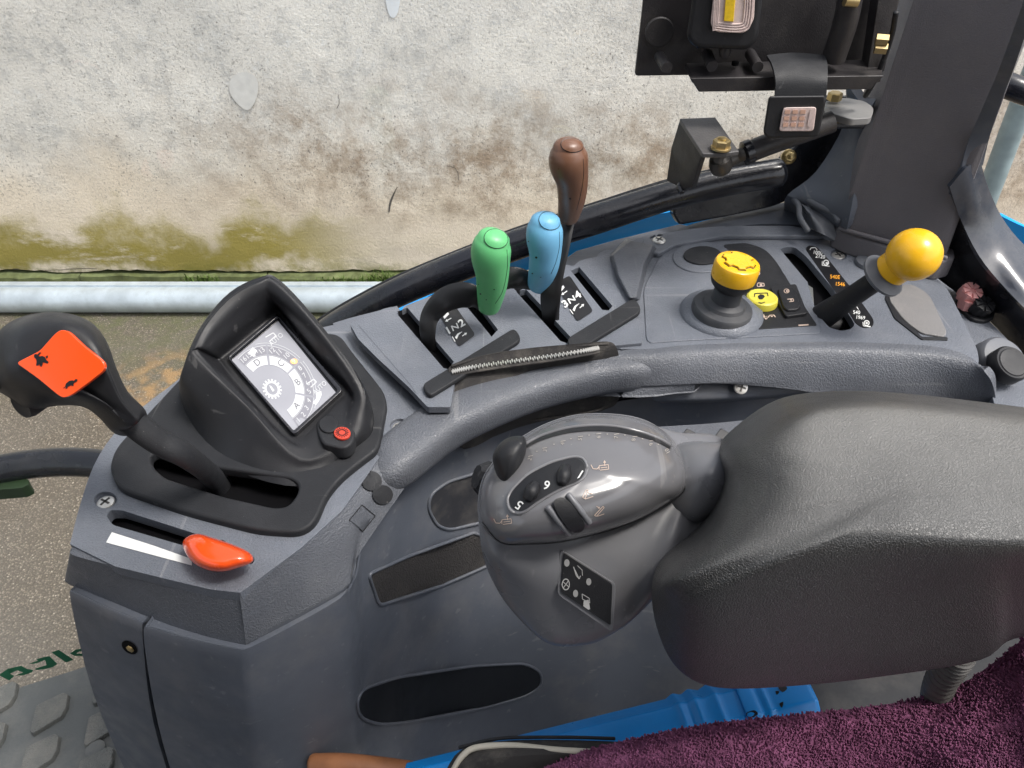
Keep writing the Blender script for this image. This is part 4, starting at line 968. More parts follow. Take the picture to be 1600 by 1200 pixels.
# 12 matching points: L, LU, U1, U2, T, TR, R1, R2, R3, BR, B, BL
base = [V(286, 640, .548), V(286, 590, .548), V(310, 560, .548), V(360, 535, .548), V(430, 520, .548), V(490, 530, .548), V(548, 575, .548), V(578, 625, .548), V(585, 680, .548), V(545, 712, .548), V(470, 760, .548), V(345, 722, .548)]
w1 = [rimp(288, 610, .012), rimp(287, 572, .02), rimp(312, 515, .022), rimp(358, 463, .026), rimp(410, 440, .03), rimp(443, 446, .028), rimp(505, 512, .02), rimp(566, 598, .013), rimp(572, 652, .004), rimp(548, 696, .002), rimp(466, 732, .002), rimp(370, 672, .006)]
w2 = [rimp(303, 566, .034), rimp(300, 546, .038), rimp(322, 505, .040), rimp(362, 462, .042), rimp(408, 438, .044), rimp(434, 440, .042), rimp(500, 510, .032), rimp(563, 600, .018), rimp(562, 648, .009), rimp(540, 688, .006), rimp(468, 719, .006), rimp(385, 640, .018)]
w3 = [rimp(310, 555, .035), rimp(311, 541, .039), rimp(327, 508, .041), rimp(363, 468, .043), rimp(405, 445, .045), rimp(428, 446, .043), rimp(493, 514, .033), rimp(556, 604, .018), rimp(553, 645, .0085), rimp(534, 680, .0055), rimp(468, 710, .0055), rimp(388, 634, .018)]
w4 = [rimp(318, 556, .030), rimp(321, 544, .033), rimp(340, 518, .033), rimp(374, 484, .034), rimp(408, 464, .034), rimp(428, 466, .032), rimp(486, 524, .024), rimp(548, 606, .012), rimp(546, 640, .006), rimp(530, 668, .004), rimp(468, 700, .004), rimp(394, 632, .012)]
w5 = [rimp(342, 568, .001), rimp(343, 557, .001), rimp(362, 541, .001), rimp(398, 511, .001), rimp(428, 488, .001), rimp(440, 488, .001), rimp(492, 556, .001), rimp(545, 612, .001), rimp(540, 624, .001), rimp(520, 645, .001), rimp(466, 692, .001), rimp(404, 640, .001)]
w6 = [rimp(352, 567, -.001), rimp(354, 562, -.001), rimp(370, 548, -.001), rimp(403, 520, -.001), rimp(430, 498, -.001), rimp(438, 498, -.001), rimp(487, 556, -.001), rimp(535, 610, -.001), rimp(533, 620, -.001), rimp(512, 640, -.001), rimp(466, 682, -.001), rimp(408, 634, -.001)]
loft('hood', [base, w1, w2, w3, w4, w5, w6], M['black'], dh, nu=5, nv=4, cap=(True, True), sharp=75)
# button mound at the lower right of the hood
slab('button_mound', smooth_px([(494, 664), (503, 650), (520, 646), (540, 652), (553, 668), (552, 688), (538, 699), (518, 696), (503, 690)], 4), .524, .016, M['blackrib'], dh, bevel=.0025)
bz = fil([(356, 562), (434.5, 495), (537.5, 613), (461, 684)], 7, 4)
bz2 = fil([(361, 563), (435, 500), (529, 614), (460, 677)], 4, 4)
bo = prism_me([SCR(x, y, .006) for x, y in bz], [SCR(x, y, -.004) for x, y in bz])
bo = subtract(bo, [prism_me([SCR(x, y, .02) for x, y in bz2], [SCR(x, y, .001) for x, y in bz2])])
link('bezel', bo, M['gloss'], dh, bevel=.0008)
lcdm = bpy.data.materials.new('lcd_panel'); lcdm.use_nodes = True
_n = lcdm.node_tree.nodes; _l = lcdm.node_tree.links; _b = _n["Principled BSDF"]
_t = _n.new("ShaderNodeTexCoord"); _no = _n.new("ShaderNodeTexNoise"); _no.inputs["Scale"].default_value = 12; _l.new(_t.outputs["Object"], _no.inputs["Vector"])
_r = _n.new("ShaderNodeValToRGB"); _r.color_ramp.elements[0].position = .3; _r.color_ramp.elements[0].color = (.24, .245, .275, 1); _r.color_ramp.elements[1].position = .7; _r.color_ramp.elements[1].color = (.34, .345, .38, 1)
_l.new(_no.outputs["Fac"], _r.inputs[0]); _l.new(_r.outputs[0], _b.inputs["Base Color"]); _b.inputs["Roughness"].default_value = .12
_l.new(_r.outputs[0], _b.inputs["Emission Color"]); _b.inputs["Emission Strength"].default_value = .12
lo = [(363, 564), (435, 503), (525, 614.5), (459.5, 674)]
lcd = link('screen', prism_me([SCR(x, y, .0018) for x, y in lo], [SCR(x, y, .0005) for x, y in lo]), lcdm, dh, flat=True)
sb = [wmesh(lcd)]
BL, BR_, TL = Vector((459.4, 673)), Vector((523.6, 614.7)), Vector((364, 564))
U_, V_ = BR_ - BL, TL - BL
def S(a, b): 
    p = BL + U_ * a + V_ * (b / 1.43); return (p.x, p.y)
GC = (.197, .70)
def arcs(r0, r1, a0, a1, n=8):
    out = []
    for k in range(n):
        a, b = R(a0 + (a1 - a0) * k / n), R(a0 + (a1 - a0) * (k + 1) / n)
        out.append([S(GC[0] + r * math.cos(t), GC[1] + r * math.sin(t)) for r, t in ((r0, a), (r1, a), (r1, b), (r0, b))])
    return out
def stx(s, a, b, sz, bold=.0):
    o = S(a, b); u = U_ * sz; v = V_ / 1.43 * sz
    return glyphs(s, o[0], o[1], u.x, u.y, v.x, v.y, bold=bold)
e_w = emat('lcd_white', (.85, .86, .88), .12, (.52, .53, .55)); e_g = emat('lcd_grey', (.3, .3, .33), .1, (.22, .22, .25)); e_o = emat('lcd_orange', (1, .45, .15), .6, (.9, .4, .15)); e_d = emat('lcd_dark', (.1, .1, .12), .05, (.14, .14, .16))
band = arcs(.555, .70, 53, 99) + arcs(.555, .70, 4, 50) + arcs(.555, .70, -46, 1) + arcs(.555, .70, -98, -49)
decal('gear_band', band, sb, e_g, lcd, off=.0003)
white = arcs(.395, .54, 54, 98) + arcs(.395, .54, 4, 49) + arcs(.395, .54, -46, 0) + arcs(.395, .54, -97, -50)
for k in range(16):
    a = 2 * math.pi * k / 16; r_ = .15
    white.append([S(GC[0] + r * math.cos(t), GC[1] + r * math.sin(t)) for r, t in ((.125, a - .13), (.165, a - .09), (.165, a + .09), (.125, a + .13))])
for k in range(24):
    a, b_ = 2 * math.pi * k / 24, 2 * math.pi * (k + 1) / 24
    white.append([S(GC[0] + r * math.cos(t), GC[1] + r * math.sin(t)) for r, t in ((.095, a), (.13, a), (.13, b_), (.095, b_))])
# outlines of the segments and side fields
for (a0, a1) in ((53, 99), (4, 50), (-46, 1), (-98, -49)): white += arcs(.70, .707, a0, a1) + arcs(.553, .557, a0, a1)
white += arcs(.745, .752, 5, 66) + arcs(.745, .752, -62, 0)
white += [[S(.33, 1.25), S(.45, 1.30), S(.43, 1.38), S(.30, 1.36)], [S(.30, 1.30), S(.36, 1.24), S(.38, 1.28)]]
white += pline([S(.72, 1.27), S(.88, 1.27), S(.88, 1.33), S(.72, 1.36)], 1.6) + pline([S(.74, .32), S(.88, .32), S(.88, .38), S(.72, .40)], 1.6)
white += [[S(.58, .12), S(.70, .14), S(.76, .20), S(.84, .17), S(.80, .12), S(.70, .08), S(.60, .06)]]
white += [[S(.17, .66), S(.215, .66), S(.22, .74), S(.20, .78)]]
decal('gear_dial', white, sb, e_w, lcd, off=.0005)
wt = stx('AUTO', .84, 1.22, .105) + stx('AUTO', .86, .22, .105)
for s, ang in (('16', 94), ('15', 83), ('14', 72), ('13', 60), ('12', 44), ('11', 33), ('10', 21), ('8', -5), ('7', -17), ('6', -29), ('5', -41), ('4', -55), ('3', -67), ('2', -79), ('1', -91)):
    wt += stx(s, GC[0] + .628 * math.cos(R(ang)), GC[1] + .628 * math.sin(R(ang)), .115)
decal('gear_numbers', wt, sb, e_w, lcd, off=.0007)
dt = []
for s, ang in (('D', 76), ('C', 25), ('B', -24), ('A', -73)): dt += stx(s, GC[0] + .467 * math.cos(R(ang)), GC[1] + .467 * math.sin(R(ang)), .15)
decal('range_letters', dt, sb, e_d, lcd, off=.0007)
decal('selected_gear', [disc(*S(GC[0] + .63 * math.cos(R(8)), GC[1] + .63 * math.sin(R(8))), 5.5, 4.2)], sb, e_o, lcd, off=.0008)
decal('selected_number', stx('9', GC[0] + .63 * math.cos(R(8)), GC[1] + .63 * math.sin(R(8)), .12), sb, e_w, lcd, off=.0010)
mb = [wmesh(bpy.data.objects['button_mound'])]
slab('blank_button', disc(513, 662, 15, 13, 28), .5215, .003, M['blackrib'], dh, bevel=.0012)
bo = slab('red_button', disc(534.5, 676, 13, 9.5, 28), .521, .003, M['redring'], dh, bevel=.0008)
bob = [wmesh(bo)]
sun_ = []
for k in range(16):
    a = 2 * math.pi * k / 16; sun_.append(bar(534.5 + 6.8 * math.cos(a), 676 + 5 * math.sin(a), 534.5 + 10.5 * math.cos(a), 676 + 7.8 * math.sin(a), 1.1))
decal('sun_symbol', sun_ + ringp(534.5, 676, 5.2, 6.4, 18, sy=.74), bob, M['ink'], bo, off=.0004)

# ================================================================== LEVERS
# forward / reverse shuttle with the orange plate
gl = thing('gear_lever', V(345, 775, .585), 'black gear lever with rounded head and orange plate with hare and tortoise marks', 'lever')
def SL(l, d): return [D(x, y, d + dd) for x, y, dd in l]
sil = [(-14, 600, 0), (-16, 560, 0), (0, 516, 0), (40, 493, 0), (95, 488, 0), (140, 502, 0), (166, 532, 0), (182, 575, 0), (200, 612, .01), (228, 642, .02), (226, 664, .025), (205, 680, .025), (180, 678, .022), (158, 655, .015), (130, 636, .005), (90, 634, 0), (45, 640, 0), (15, 622, 0)]
mid = [(x * .94 + 90 * .06, y * .94 + 570 * .06, d) for x, y, d in sil]
plat = [(8, 590, 0), (6, 562, 0), (22, 530, 0), (50, 510, 0), (95, 502, 0), (132, 514, 0), (156, 540, 0), (172, 580, .003), (190, 622, .014), (214, 650, .024), (214, 660, .026), (202, 668, .026), (188, 664, .024), (164, 640, .014), (130, 622, .004), (92, 620, 0), (54, 612, 0), (26, 602, 0)]
inn = [(20, 578, 0), (18, 564, 0), (40, 545, 0), (60, 530, 0), (95, 512, 0), (122, 528, 0), (145, 548, 0), (164, 578, .003), (184, 622, .014), (206, 650, .024), (208, 656, .026), (201, 660, .026), (192, 656, .024), (166, 630, .014), (124, 612, .004), (94, 616, 0), (66, 602, 0), (38, 588, 0)]
core = [(60 + (x - 60) * .5, 568 + (y - 568) * .5, d * .5) for x, y, d in inn]
bk = [(x * .8 + 90 * .2, y * .8 + 570 * .2, d) for x, y, d in sil]
head = loft('head', [SL(core, .575), SL(inn, .577), SL(plat, .583), SL(mid, .598), SL(sil, .618), SL(mid, .645), SL(bk, .66)], M['black'], gl, nu=4, nv=3)
hbv = [wmesh(head)]
oo_ = D(95, 567, .571); on_ = Vector((0, -CP, SP))
slab('orange_plate', fil([(25, 567), (62, 548), (88, 519), (97, 515), (107, 518), (130, 540), (158, 562), (164, 571), (161, 580), (138, 598), (112, 617), (99, 622), (90, 617), (60, 592)], 6, 3), 0, .004, M['orange'], gl, plane=(oo_, on_), bevel=.0015)
hbv2 = [wmesh(bpy.data.objects['orange_plate'])]
hare = [[(58, 565), (57, 560), (61, 557), (67, 556), (71, 558), (73, 562), (77, 566), (75, 568), (69, 566), (64, 568), (60, 571), (57, 571)], [(57, 561), (54, 558), (54, 554), (57, 553), (61, 555), (62, 558)], [(57, 554), (56, 550), (58, 549), (61, 555)], [(59, 554), (63, 550), (65, 551), (61, 556)], [(72, 557), (75, 555), (76, 558), (73, 560)], [(63, 566), (68, 568), (66, 573), (63, 572)]]
tort = [[(102, 605), (104, 599), (109, 595), (114, 594), (117, 596), (116, 600), (109, 603)], [(116, 595), (119, 592), (122, 593), (121, 596), (117, 598)], [(104, 603), (107, 603), (106, 607), (103, 607)], [(112, 600), (115, 599), (116, 603), (113, 603)], [(102, 604), (99, 607), (102, 606)]]
decal('hare_mark', hare, hbv2, M['ink'], gl, off=.0006); decal('tortoise_mark', tort, hbv2, M['ink'], gl, off=.0006)
lathe('thumb_button', D(48, 626, .612), Vector((-.35, -.75, .1)), [(.011, -.006), (.012, .004), (.0105, .009), (.009, .0085), (.0001, .008)], M['black'], gl, seg=28)
lathe('side_button', D(-2, 592, .60), Vector((-.5, -.75, .2)), [(.008, -.004), (.008, .005), (.006, .007)], M['black'], gl, seg=20)
tube('shaft', [D(200, 655, .622), D(245, 688, .640), D(295, 715, .665), (338, 752, .555), (360, 790, .60)], [.0115, .0115, .0115, .0125, .013], M['blackrib'], gl, seg=18, flatten=(Vector((.5, -.3, .7)), .7))

# hand throttle with orange knob
ht = thing('hand_throttle', V(345, 860, .55), 'glossy orange red throttle knob at the end of its slot beside the white wedge mark', 'throttle lever')
tube('stem', [(352, 862, .56), (345, 852, .535)], .005, M['black'], ht, seg=10)
k1 = [(285, 852, 0), (292, 839, 0), (310, 834, 0), (335, 841, 0), (362, 850, 0), (388, 862, 0), (396, 873, 0), (390, 881, 0), (370, 888, 0), (348, 893, 0), (322, 890, 0), (298, 876, 0)]
def kr(s, h, dy=0): return [(340 + (x - 340) * s, 863 + (y - 863) * s + dy, h) for x, y, _ in k1]
loft('knob', [kr(.25, .5155, -2), kr(.6, .5165, -2), kr(.85, .521, -1), kr(1, .530, 0), kr(.88, .538, 1), kr(.6, .541, 1)], M['orange'], ht, nu=4, nv=4)

# three spool levers
def grip(nm, cat, label, pts, rad, m_, cap, extra):
    t = thing(nm, V(pts[-1]), label, cat, 'levers with coloured plastic grips')
    g = tube('grip', pts, rad, M[m_], t, seg=24, n=5)
    gb = [wmesh(g)]
    x, y, rx, ry, rot = cap
    decal('end_cap', [disc(x, y, rx, ry, 28, rot)], gb, M[m_], t, off=.0005, sub=2, thick=.0006)
    rg = [hit(px_, py_, gb, .0002)[0] for px_, py_ in disc(x, y, rx + .5, ry + .5, 32, rot)]
    rg = [p for p in rg if p]
    tube('cap_groove', rg, .00045, M['ink'], t, n=1, seg=6, closed=True)
    for (line, marks) in (extra,):
        pts_ = [p for p in (hit(px_, py_, gb, .0001)[0] for px_, py_ in smooth_px(line, 4, False)) if p]
        tube('parting_line', pts_, .00028, M['ink'], t, n=1, seg=6, caps='flat')
        decal('scuff_mark', [smooth_px([(mx_ - s_, my_), (mx_, my_ - s_ * .8), (mx_ + s_, my_ + .3), (mx_, my_ + s_)], 2) for mx_, my_, s_ in marks], gb, M['ink'], t, off=.0003)
    return t
def flatbar(nm, pts, w, th, m_, parent, up_):
    return tube(nm, pts, w, m_, parent, seg=12, flatten=(up_, th / max(w)), caps='flat')
g1 = grip('spool_lever', 'lever', 'green grip lever, shortest and leftmost of the three coloured grips', [(771, 374, .400), (768, 386, .409), (767, 402, .422), (769, 425, .442), (768, 450, .466), (764, 478, .494)], [.0175, .0208, .0210, .0185, .0166, .0130], 'green', (775, 373, 18, 14.5, .2), ([(792, 390), (793, 412), (790, 436), (784, 458), (774, 474)], [(751, 459, 1.5), (772, 452, 1.1), (760, 468, 1), (748, 444, .8)]))
g2 = grip('spool_lever', 'lever', 'light blue grip lever standing between the green and brown grips', [(852, 346, .402), (851, 358, .411), (851, 374, .423), (852, 396, .441), (849, 418, .461), (842, 443, .49)], [.0165, .0198, .0202, .0180, .0168, .0135], 'blue', (859, 345, 16.5, 13.5, .3), ([(874, 362), (874, 384), (869, 408), (861, 428)], [(838, 402, 2), (826, 377, 1.1), (832, 427, 1.3), (845, 433, .9)]))
g3 = grip('spool_lever', 'lever', 'dark brown grip lever, tallest of the three coloured grips', [(888, 230, .324), (888, 242, .332), (889, 258, .343), (894, 284, .363), (893, 312, .386), (888, 338, .410)], [.0165, .0202, .0206, .0172, .0150, .0120], 'brown', (894, 227, 17, 10.5, .12), ([(911, 248), (912, 272), (908, 300), (901, 328)], [(891, 310, 1.8), (880, 292, .9)]))
cb = Vector((-.3, -.75, .55)).normalized()
flatbar('bent_arm', [(757, 478, .493), (742, 465, .482), (720, 461, .480), (693, 470, .487), (673, 492, .505), (668, 520, .522), (674, 556, .555)], [.008, .013, .0145, .0140, .0120, .010, .008], .004, M['arm'], g1, cb)
flatbar('bent_arm', [(832, 444, .492), (815, 436, .484), (795, 434, .482), (776, 441, .487), (760, 456, .50), (752, 478, .525), (752, 500, .56)], [.008, .012, .013, .013, .011, .009, .007], .004, M['arm'], g2, cb)
flatbar('flat_arm', [(888, 345, .42), (880, 380, .44), (868, 425, .47), (860, 465, .50), (862, 505, .54), (875, 530, .575)], [.0075, .0085, .0105, .0125, .010, .008], .004, M['arm'], g3, cb)
flatbar('slot_blade', [(880, 508, .535), (878, 520, .56)], [.006, .006], .003, M['dark'], g3, cb)

# yellow castellated knob
yk = thing('push_pull_knob', V(1127, 490, .53), 'round yellow knob with notched top on a dark stepped boot', 'knob')
ax = (V(1147, 425, .472) - V(1129, 478, .52)).normalized(); kb = V(1129, 482, .522)
lathe('boot', kb, ax, [(.0365, -.012), (.0365, .001), (.0345, .004), (.026, .006), (.024, .010), (.0175, .013), (.0165, .03)], M['dboot'], yk, seg=40)
lathe('stem', kb, ax, [(.0145, .010), (.0145, .038)], M['black'], yk, seg=28)
kc = kb + ax * .030
lathe('skirt', kc, ax, [(.0185, 0), (.0235, .006), (.0255, .012), (.0255, .016)], M['black'], yk, seg=36)
lathe('cap', kc, ax, [(.0255, .0145), (.0262, .018), (.0262, .031), (.0248, .0345), (.0225, .036), (.0001, .036)], M['yellow'], yk, seg=48)
u = ax.orthogonal().normalized(); w = ax.cross(u); pts = []
for k in range(12):
    a0 = 2 * math.pi * k / 12; rr_ = .0185 if k % 2 else .0148
    for t in (.08, .92): a = a0 + 2 * math.pi / 12 * t; pts.append((u * math.cos(a) + w * math.sin(a)) * rr_)
link('notched_top', prism_me([kc + ax * .0385 + p for p in pts], [kc + ax * .0355 + p for p in pts]), M['yellow'], yk, bevel=.0006)
gr_ = [kc + ax * .0362 + p * 1.05 for p in pts]; tube('notch_groove', gr_, .0005, M['ink'], yk, n=1, seg=6, closed=True)

# ball lever
bl = thing('ball_lever', V(1300, 495, .55), 'dark lever with large glossy yellow ball knob and rubber collar', 'lever')
A0, A1 = V(1292, 490, .535), V(1428, 398, .425)
a_ = (A1 - A0).normalized()
tube('shaft', [A0 - a_ * .03, A0, A0.lerp(A1, .35), A0.lerp(A1, .68)], [.016, .0155, .0125, .012], M['blackrib'], bl, seg=22)
q = A0.lerp(A1, .66)
lathe('collar', q, a_, [(.012, -.006), (.021, -.004), (.0265, .0), (.0265, .003), (.02, .006), (.0165, .010), (.0165, .014)], M['boot'], bl, seg=32)
Lq = (A1 - q).length
lathe('ball_neck', q, a_, [(.0145, .008), (.0195, .013), (.0195, Lq - .012)], M['yellow'], bl, seg=36)
rb_ = .0282; pr_ = [(rb_ * math.sin(t), Lq - rb_ * math.cos(t)) for t in [math.pi * (k + .5) / 24 for k in range(3, 24)]]
lathe('ball', q, a_, pr_, M['yellow'], bl, seg=48, sharp=180)
lathe('pivot', V(1300, 510, .555), Vector((1, .2, 0)), [(.008, -.012), (.010, -.01), (.010, .01), (.008, .012)], M['black'], bl, seg=16)
sheet('gate_plate', [[(1250, 440, .55), (1270, 450, .552), (1290, 470, .555)], [(1256, 460, .548), (1272, 480, .552), (1288, 500, .56)]], mat('galv_gate', (.4, .42, .42), .4, .5, metal=.7, dust=.4), bl, thick=.002)

# key connectors at the right
ck = thing('lock_connector', V(1522, 485, .56), 'pair of small round connectors, one pink and one black, on a black base', 'connector')
slab('connector_base', fil([(1490, 470), (1500, 462), (1556, 484), (1554, 496), (1540, 502), (1518, 498)], 8), .565, .006, M['black'], ck, bevel=.002)
def cap_(px, py, h, r, m_, nm):
    b = V(px, py, h); n_ = Vector((.1, -.35, .93)).normalized()
    lathe(nm, b, n_, [(r * .9, -.012), (r, -.006), (r, .004)], m_, ck, seg=48, lobes=8, lobe=.08)
    for k in range(8):
        a = 2 * math.pi * k / 8; uu = n_.orthogonal().normalized(); ww = n_.cross(uu); d = uu * math.cos(a) + ww * math.sin(a); e = n_.cross(d)
        pts = [b + n_ * .0065 + d * r * i + e * r * j for i, j in ((.3, -.1), (1.0, -.28), (1.0, .28), (.3, .1))]
        link('cap_rib', prism_me(pts, [p - n_ * .004 for p in pts]), m_, ck, flat=True)
cap_(1516, 458, .545, .0125, M['pink'], 'pink_cap'); cap_(1535, 478, .553, .0125, M['black'], 'black_cap')
lathe('pink_body', V(1514, 470, .555), up, [(.011, -.01), (.0125, .004)], M['pink'], ck, seg=32, lobes=8, lobe=.06)

# ================================================================== ZIP POUCH
bg_ = thing('zip_pouch', V(850, 590, .58), 'black canvas pouch with metal zip tucked behind the curved grab rail', 'pouch')
tb3 = [(706, 572, .522), (760, 557, .520), (830, 546, .519), (900, 540, .519), (948, 536, .520), (962, 543, .525), (966, 560, .540), (950, 572, .551), (900, 579, .552), (850, 588, .552), (800, 600, .552), (750, 618, .552), (716, 634, .552), (704, 618, .545), (702, 590, .530)]
top = crom([V(p) for p in tb3], 3, True); cm_ = sum(top, Vector()) / len(top)
rings = [[p.lerp(cm_, .8) + Vector((0, 0, .001)) for p in top], [p.lerp(cm_, .1) + Vector((0, 0, .0012)) for p in top], top, [Vector((p.x, p.y, p.z - .03)) for p in top], [Vector((p.x + .004, p.y - .004, p.z - .062)) for p in top], [p.lerp(cm_, .5) + Vector((0, 0, -.072)) for p in top]]
loft('pouch_body', rings, M['canvas'], bg_, nu=1, nv=4, sharp=60)
tube('seam_piping', [V(706, 572, .5205), V(760, 556, .520), V(830, 546, .520), V(900, 541, .520), V(950, 537, .520)], .0016, M['canvas'], bg_, seg=8)
zl = [V(707, 584, .526), V(740, 577, .5245), V(800, 568, .523), V(860, 560, .5225), V(910, 552, .522), V(935, 547, .522)]
zc = crom(zl, 10, False)
tube('zip_tape', [p + Vector((0, 0, -.0005)) for p in zl], .0052, M['canvas'], bg_, seg=10, flatten=(up, .35), caps='flat')
tube('bottom_seam', [V(770, 664, .612), V(850, 655, .612), V(930, 642, .610), V(962, 625, .606)], .0016, M['canvas'], bg_, seg=8)
vs = []; fs = []
tot = len(zc) - 1; tn = 88
for k in range(tn):
    t = k / (tn - 1) * tot; i = min(int(t), tot - 1); p = zc[i].lerp(zc[i + 1], t - i) + Vector((0, 0, .0024)); d = (zc[i + 1] - zc[i]).normalized(); e = Vector((-d.y, d.x, 0)).normalized()
    s = 1 if k % 2 else -1; p = p + e * s * .0010; q = len(vs)
    for z in (0, .0013):
        for (a, b) in ((-1, -1), (1, -1), (1, 1), (-1, 1)): vs.append(p + d * a * .0007 + e * b * .0024 + Vector((0, 0, z)))
    fs += [(q, q + 1, q + 2, q + 3), (q + 4, q + 5, q + 6, q + 7)] + [(q + j, q + (j + 1) % 4, q + 4 + (j + 1) % 4, q + 4 + j) for j in range(4)]
zz = link('zip_teeth', mesh(vs, fs), M['steel'], bg_, flat=True); zz['kind'] = 'stuff'

# ================================================================== ARMREST WITH CONTROL POD
ar = thing('armrest', V(1300, 850, .5), 'black grained armrest with grey control pod on its front end', 'armrest')
S_ = [(1018, 920, .485), (1035, 872, .48), (1080, 834, .475), (1112, 797, .47), (1128, 748, .46), (1119, 705, .455), (1148, 668, .45), (1212, 626, .44), (1290, 613, .44), (1400, 615, .44), (1600, 638, .44), (1780, 665, .44), (1880, 800, .45), (1780, 950, .49), (1600, 985, .49), (1540, 1020, .495), (1400, 1043, .498), (1250, 1060, .50), (1125, 1064, .50), (1062, 1038, .495), (1030, 985, .49)]
M_ = [(1030, 912, .465), (1050, 882, .457), (1092, 846, .45), (1124, 806, .445), (1140, 752, .44), (1132, 708, .438), (1160, 676, .432), (1220, 636, .42), (1290, 621, .416), (1400, 622, .416), (1600, 645, .416), (1770, 680, .416), (1840, 800, .42), (1780, 905, .44), (1600, 915, .445), (1540, 930, .445), (1400, 940, .446), (1250, 965, .452), (1130, 985, .463), (1075, 975, .466), (1044, 948, .468)]
R_ = [(1062, 905, .446), (1085, 880, .441), (1120, 848, .436), (1150, 805, .430), (1166, 755, .426), (1165, 715, .422), (1188, 686, .415), (1240, 650, .405), (1295, 634, .402), (1400, 633, .401), (1600, 657, .401), (1750, 695, .401), (1790, 780, .402), (1750, 850, .404), (1600, 862, .405), (1520, 864, .407), (1400, 866, .411), (1280, 885, .421), (1170, 915, .438), (1115, 925, .446), (1084, 920, .449)]
T_ = [(1225, 842, .413), (1230, 826, .411), (1238, 808, .409), (1246, 790, .406), (1252, 765, .404), (1256, 740, .402), (1262, 712, .399), (1280, 672, .3965), (1312, 655, .3945), (1400, 654, .3940), (1600, 680, .394), (1710, 720, .394), (1720, 770, .394), (1700, 808, .395), (1600, 824, .396), (1510, 826, .397), (1400, 828, .398), (1340, 835, .401), (1288, 850, .405), (1254, 855, .409), (1235, 852, .412)]
T_ = [(x, y, h * .90) for x, y, h in T_]; R_ = [(x, y, h * .905) for x, y, h in R_]
M_ = [(x, y, h * (.955 if (k > 12 or k < 3) else .94)) for k, (x, y, h) in enumerate(M_)]
S_ = [(x, y, h * (1.03 if k > 12 else 1.0)) for k, (x, y, h) in enumerate(S_)]
cT = Vector((1440, 745)); T2 = [(cT.x + (x - cT.x) * .35, cT.y + (y - cT.y) * .35, .3535 + (h - .355) * .25) for x, y, h in T_]
W_ = [V(p) for p in S_]; cw = sum(W_, Vector()) / len(W_)
U1 = [p.lerp(cw, .05) + Vector((0, 0, -.018)) for p in W_]; U2 = [p.lerp(cw, .25) + Vector((0, 0, -.03)) for p in W_]
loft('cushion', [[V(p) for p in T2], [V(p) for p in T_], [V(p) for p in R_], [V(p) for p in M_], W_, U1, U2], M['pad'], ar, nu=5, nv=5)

Zd = Z(720, 630, 3.157)
seam = [Zd(100, 590), Zd(190, 690), Zd(330, 698), Zd(500, 686), Zd(700, 640), Zd(880, 578), Zd(1010, 505), Zd(1100, 440), Zd(1125, 350), Zd(1090, 250), Zd(1030, 160), Zd(930, 95), Zd(820, 62), Zd(690, 52), Zd(560, 60), Zd(430, 98), Zd(310, 162), Zd(200, 250), Zd(120, 350), Zd(88, 470)]
def sh(k): # seam height: a little lower on the near side
    return .455 + .012 * (-math.cos(2 * math.pi * (k - 4) / 20)) * -1
seam3 = [(x, y, .452 + .010 * math.cos(2 * math.pi * (k - 3) / 20)) for k, (x, y) in enumerate(seam)]
cc_ = Vector((925, 742))
def pr2(s, h, dy=0, dx=0): return [(cc_.x + dx + (x - cc_.x) * s, cc_.y + dy + (y - cc_.y) * s, h + (hh - .452) * s) for x, y, hh in seam3]
cover = loft('pod_cover', [pr2(.15, .4035, -6), pr2(.45, .4065, -6), pr2(.72, .414, -5), pr2(.9, .4265, -3), pr2(.975, .440, -1), pr2(1.0, .452), pr2(.99, .460)], M['pod'], ar, nu=4, nv=5)
body_s = [Zd(95, 620), Zd(110, 760), Zd(170, 900), Zd(270, 1030), Zd(430, 1165), Zd(600, 1175), Zd(740, 1130), Zd(930, 985), Zd(1290, 560), Zd(1290, 440), Zd(1290, 180), Zd(1060, 178), Zd(840, 90), Zd(690, 70), Zd(560, 78), Zd(430, 115), Zd(310, 180), Zd(200, 270), Zd(125, 360), Zd(90, 480)]
hb_ = [.485, .50, .52, .535, .55, .55, .545, .52, .48, .465, .462, .465, .47, .47, .47, .47, .47, .47, .475, .48]
b3 = [(x, y, h) for (x, y), h in zip(body_s, hb_)]
midb = []
for k in range(20):
    a, b = V(seam3[k]), V(b3[k]); m_ = a.lerp(b, .45)
    if k in (1, 2, 3, 4, 5, 6, 7): m_ += Vector((0, -.010, .008))
    midb.append(m_)
B3 = [V(p) for p in b3]; cbz = sum(B3, Vector()) / 20
lowb = [p.lerp(cbz, .15) + Vector((0, 0, -.03)) for p in B3]
top0 = [(x + (925 - x) * .02, y + (742 - y) * .02, h + .0015) for x, y, h in seam3]
pod = loft('pod_body', [[V(cc_.x + (x - cc_.x) * .7, cc_.y + (y - cc_.y) * .7, .45) for x, y, h in seam3], [V(p) for p in top0], [V(x, y, h + .004) for x, y, h in seam3], midb, B3, lowb], M['podlow'], ar, nu=4, nv=4)
# neck joining pod and cushion
loft('pod_neck', [[(1000, 715, .48), (1000, 740, .47), (1000, 765, .47), (1000, 780, .49), (1000, 780, .53), (1000, 720, .52)], [(1070, 691, .449), (1078, 728, .434), (1075, 775, .449), (1070, 815, .476), (1070, 800, .52), (1070, 710, .51)], [(1122, 691, .443), (1128, 722, .429), (1126, 765, .441), (1112, 808, .474), (1120, 800, .51), (1120, 710, .50)], [(1160, 690, .45), (1170, 720, .446), (1165, 760, .455), (1160, 800, .48), (1160, 800, .50), (1160, 710, .49)]], M['podlow'], ar, nu=4, nv=4)
cvb = [wmesh(cover)]; pdb = [wmesh(pod), wmesh(cover)]
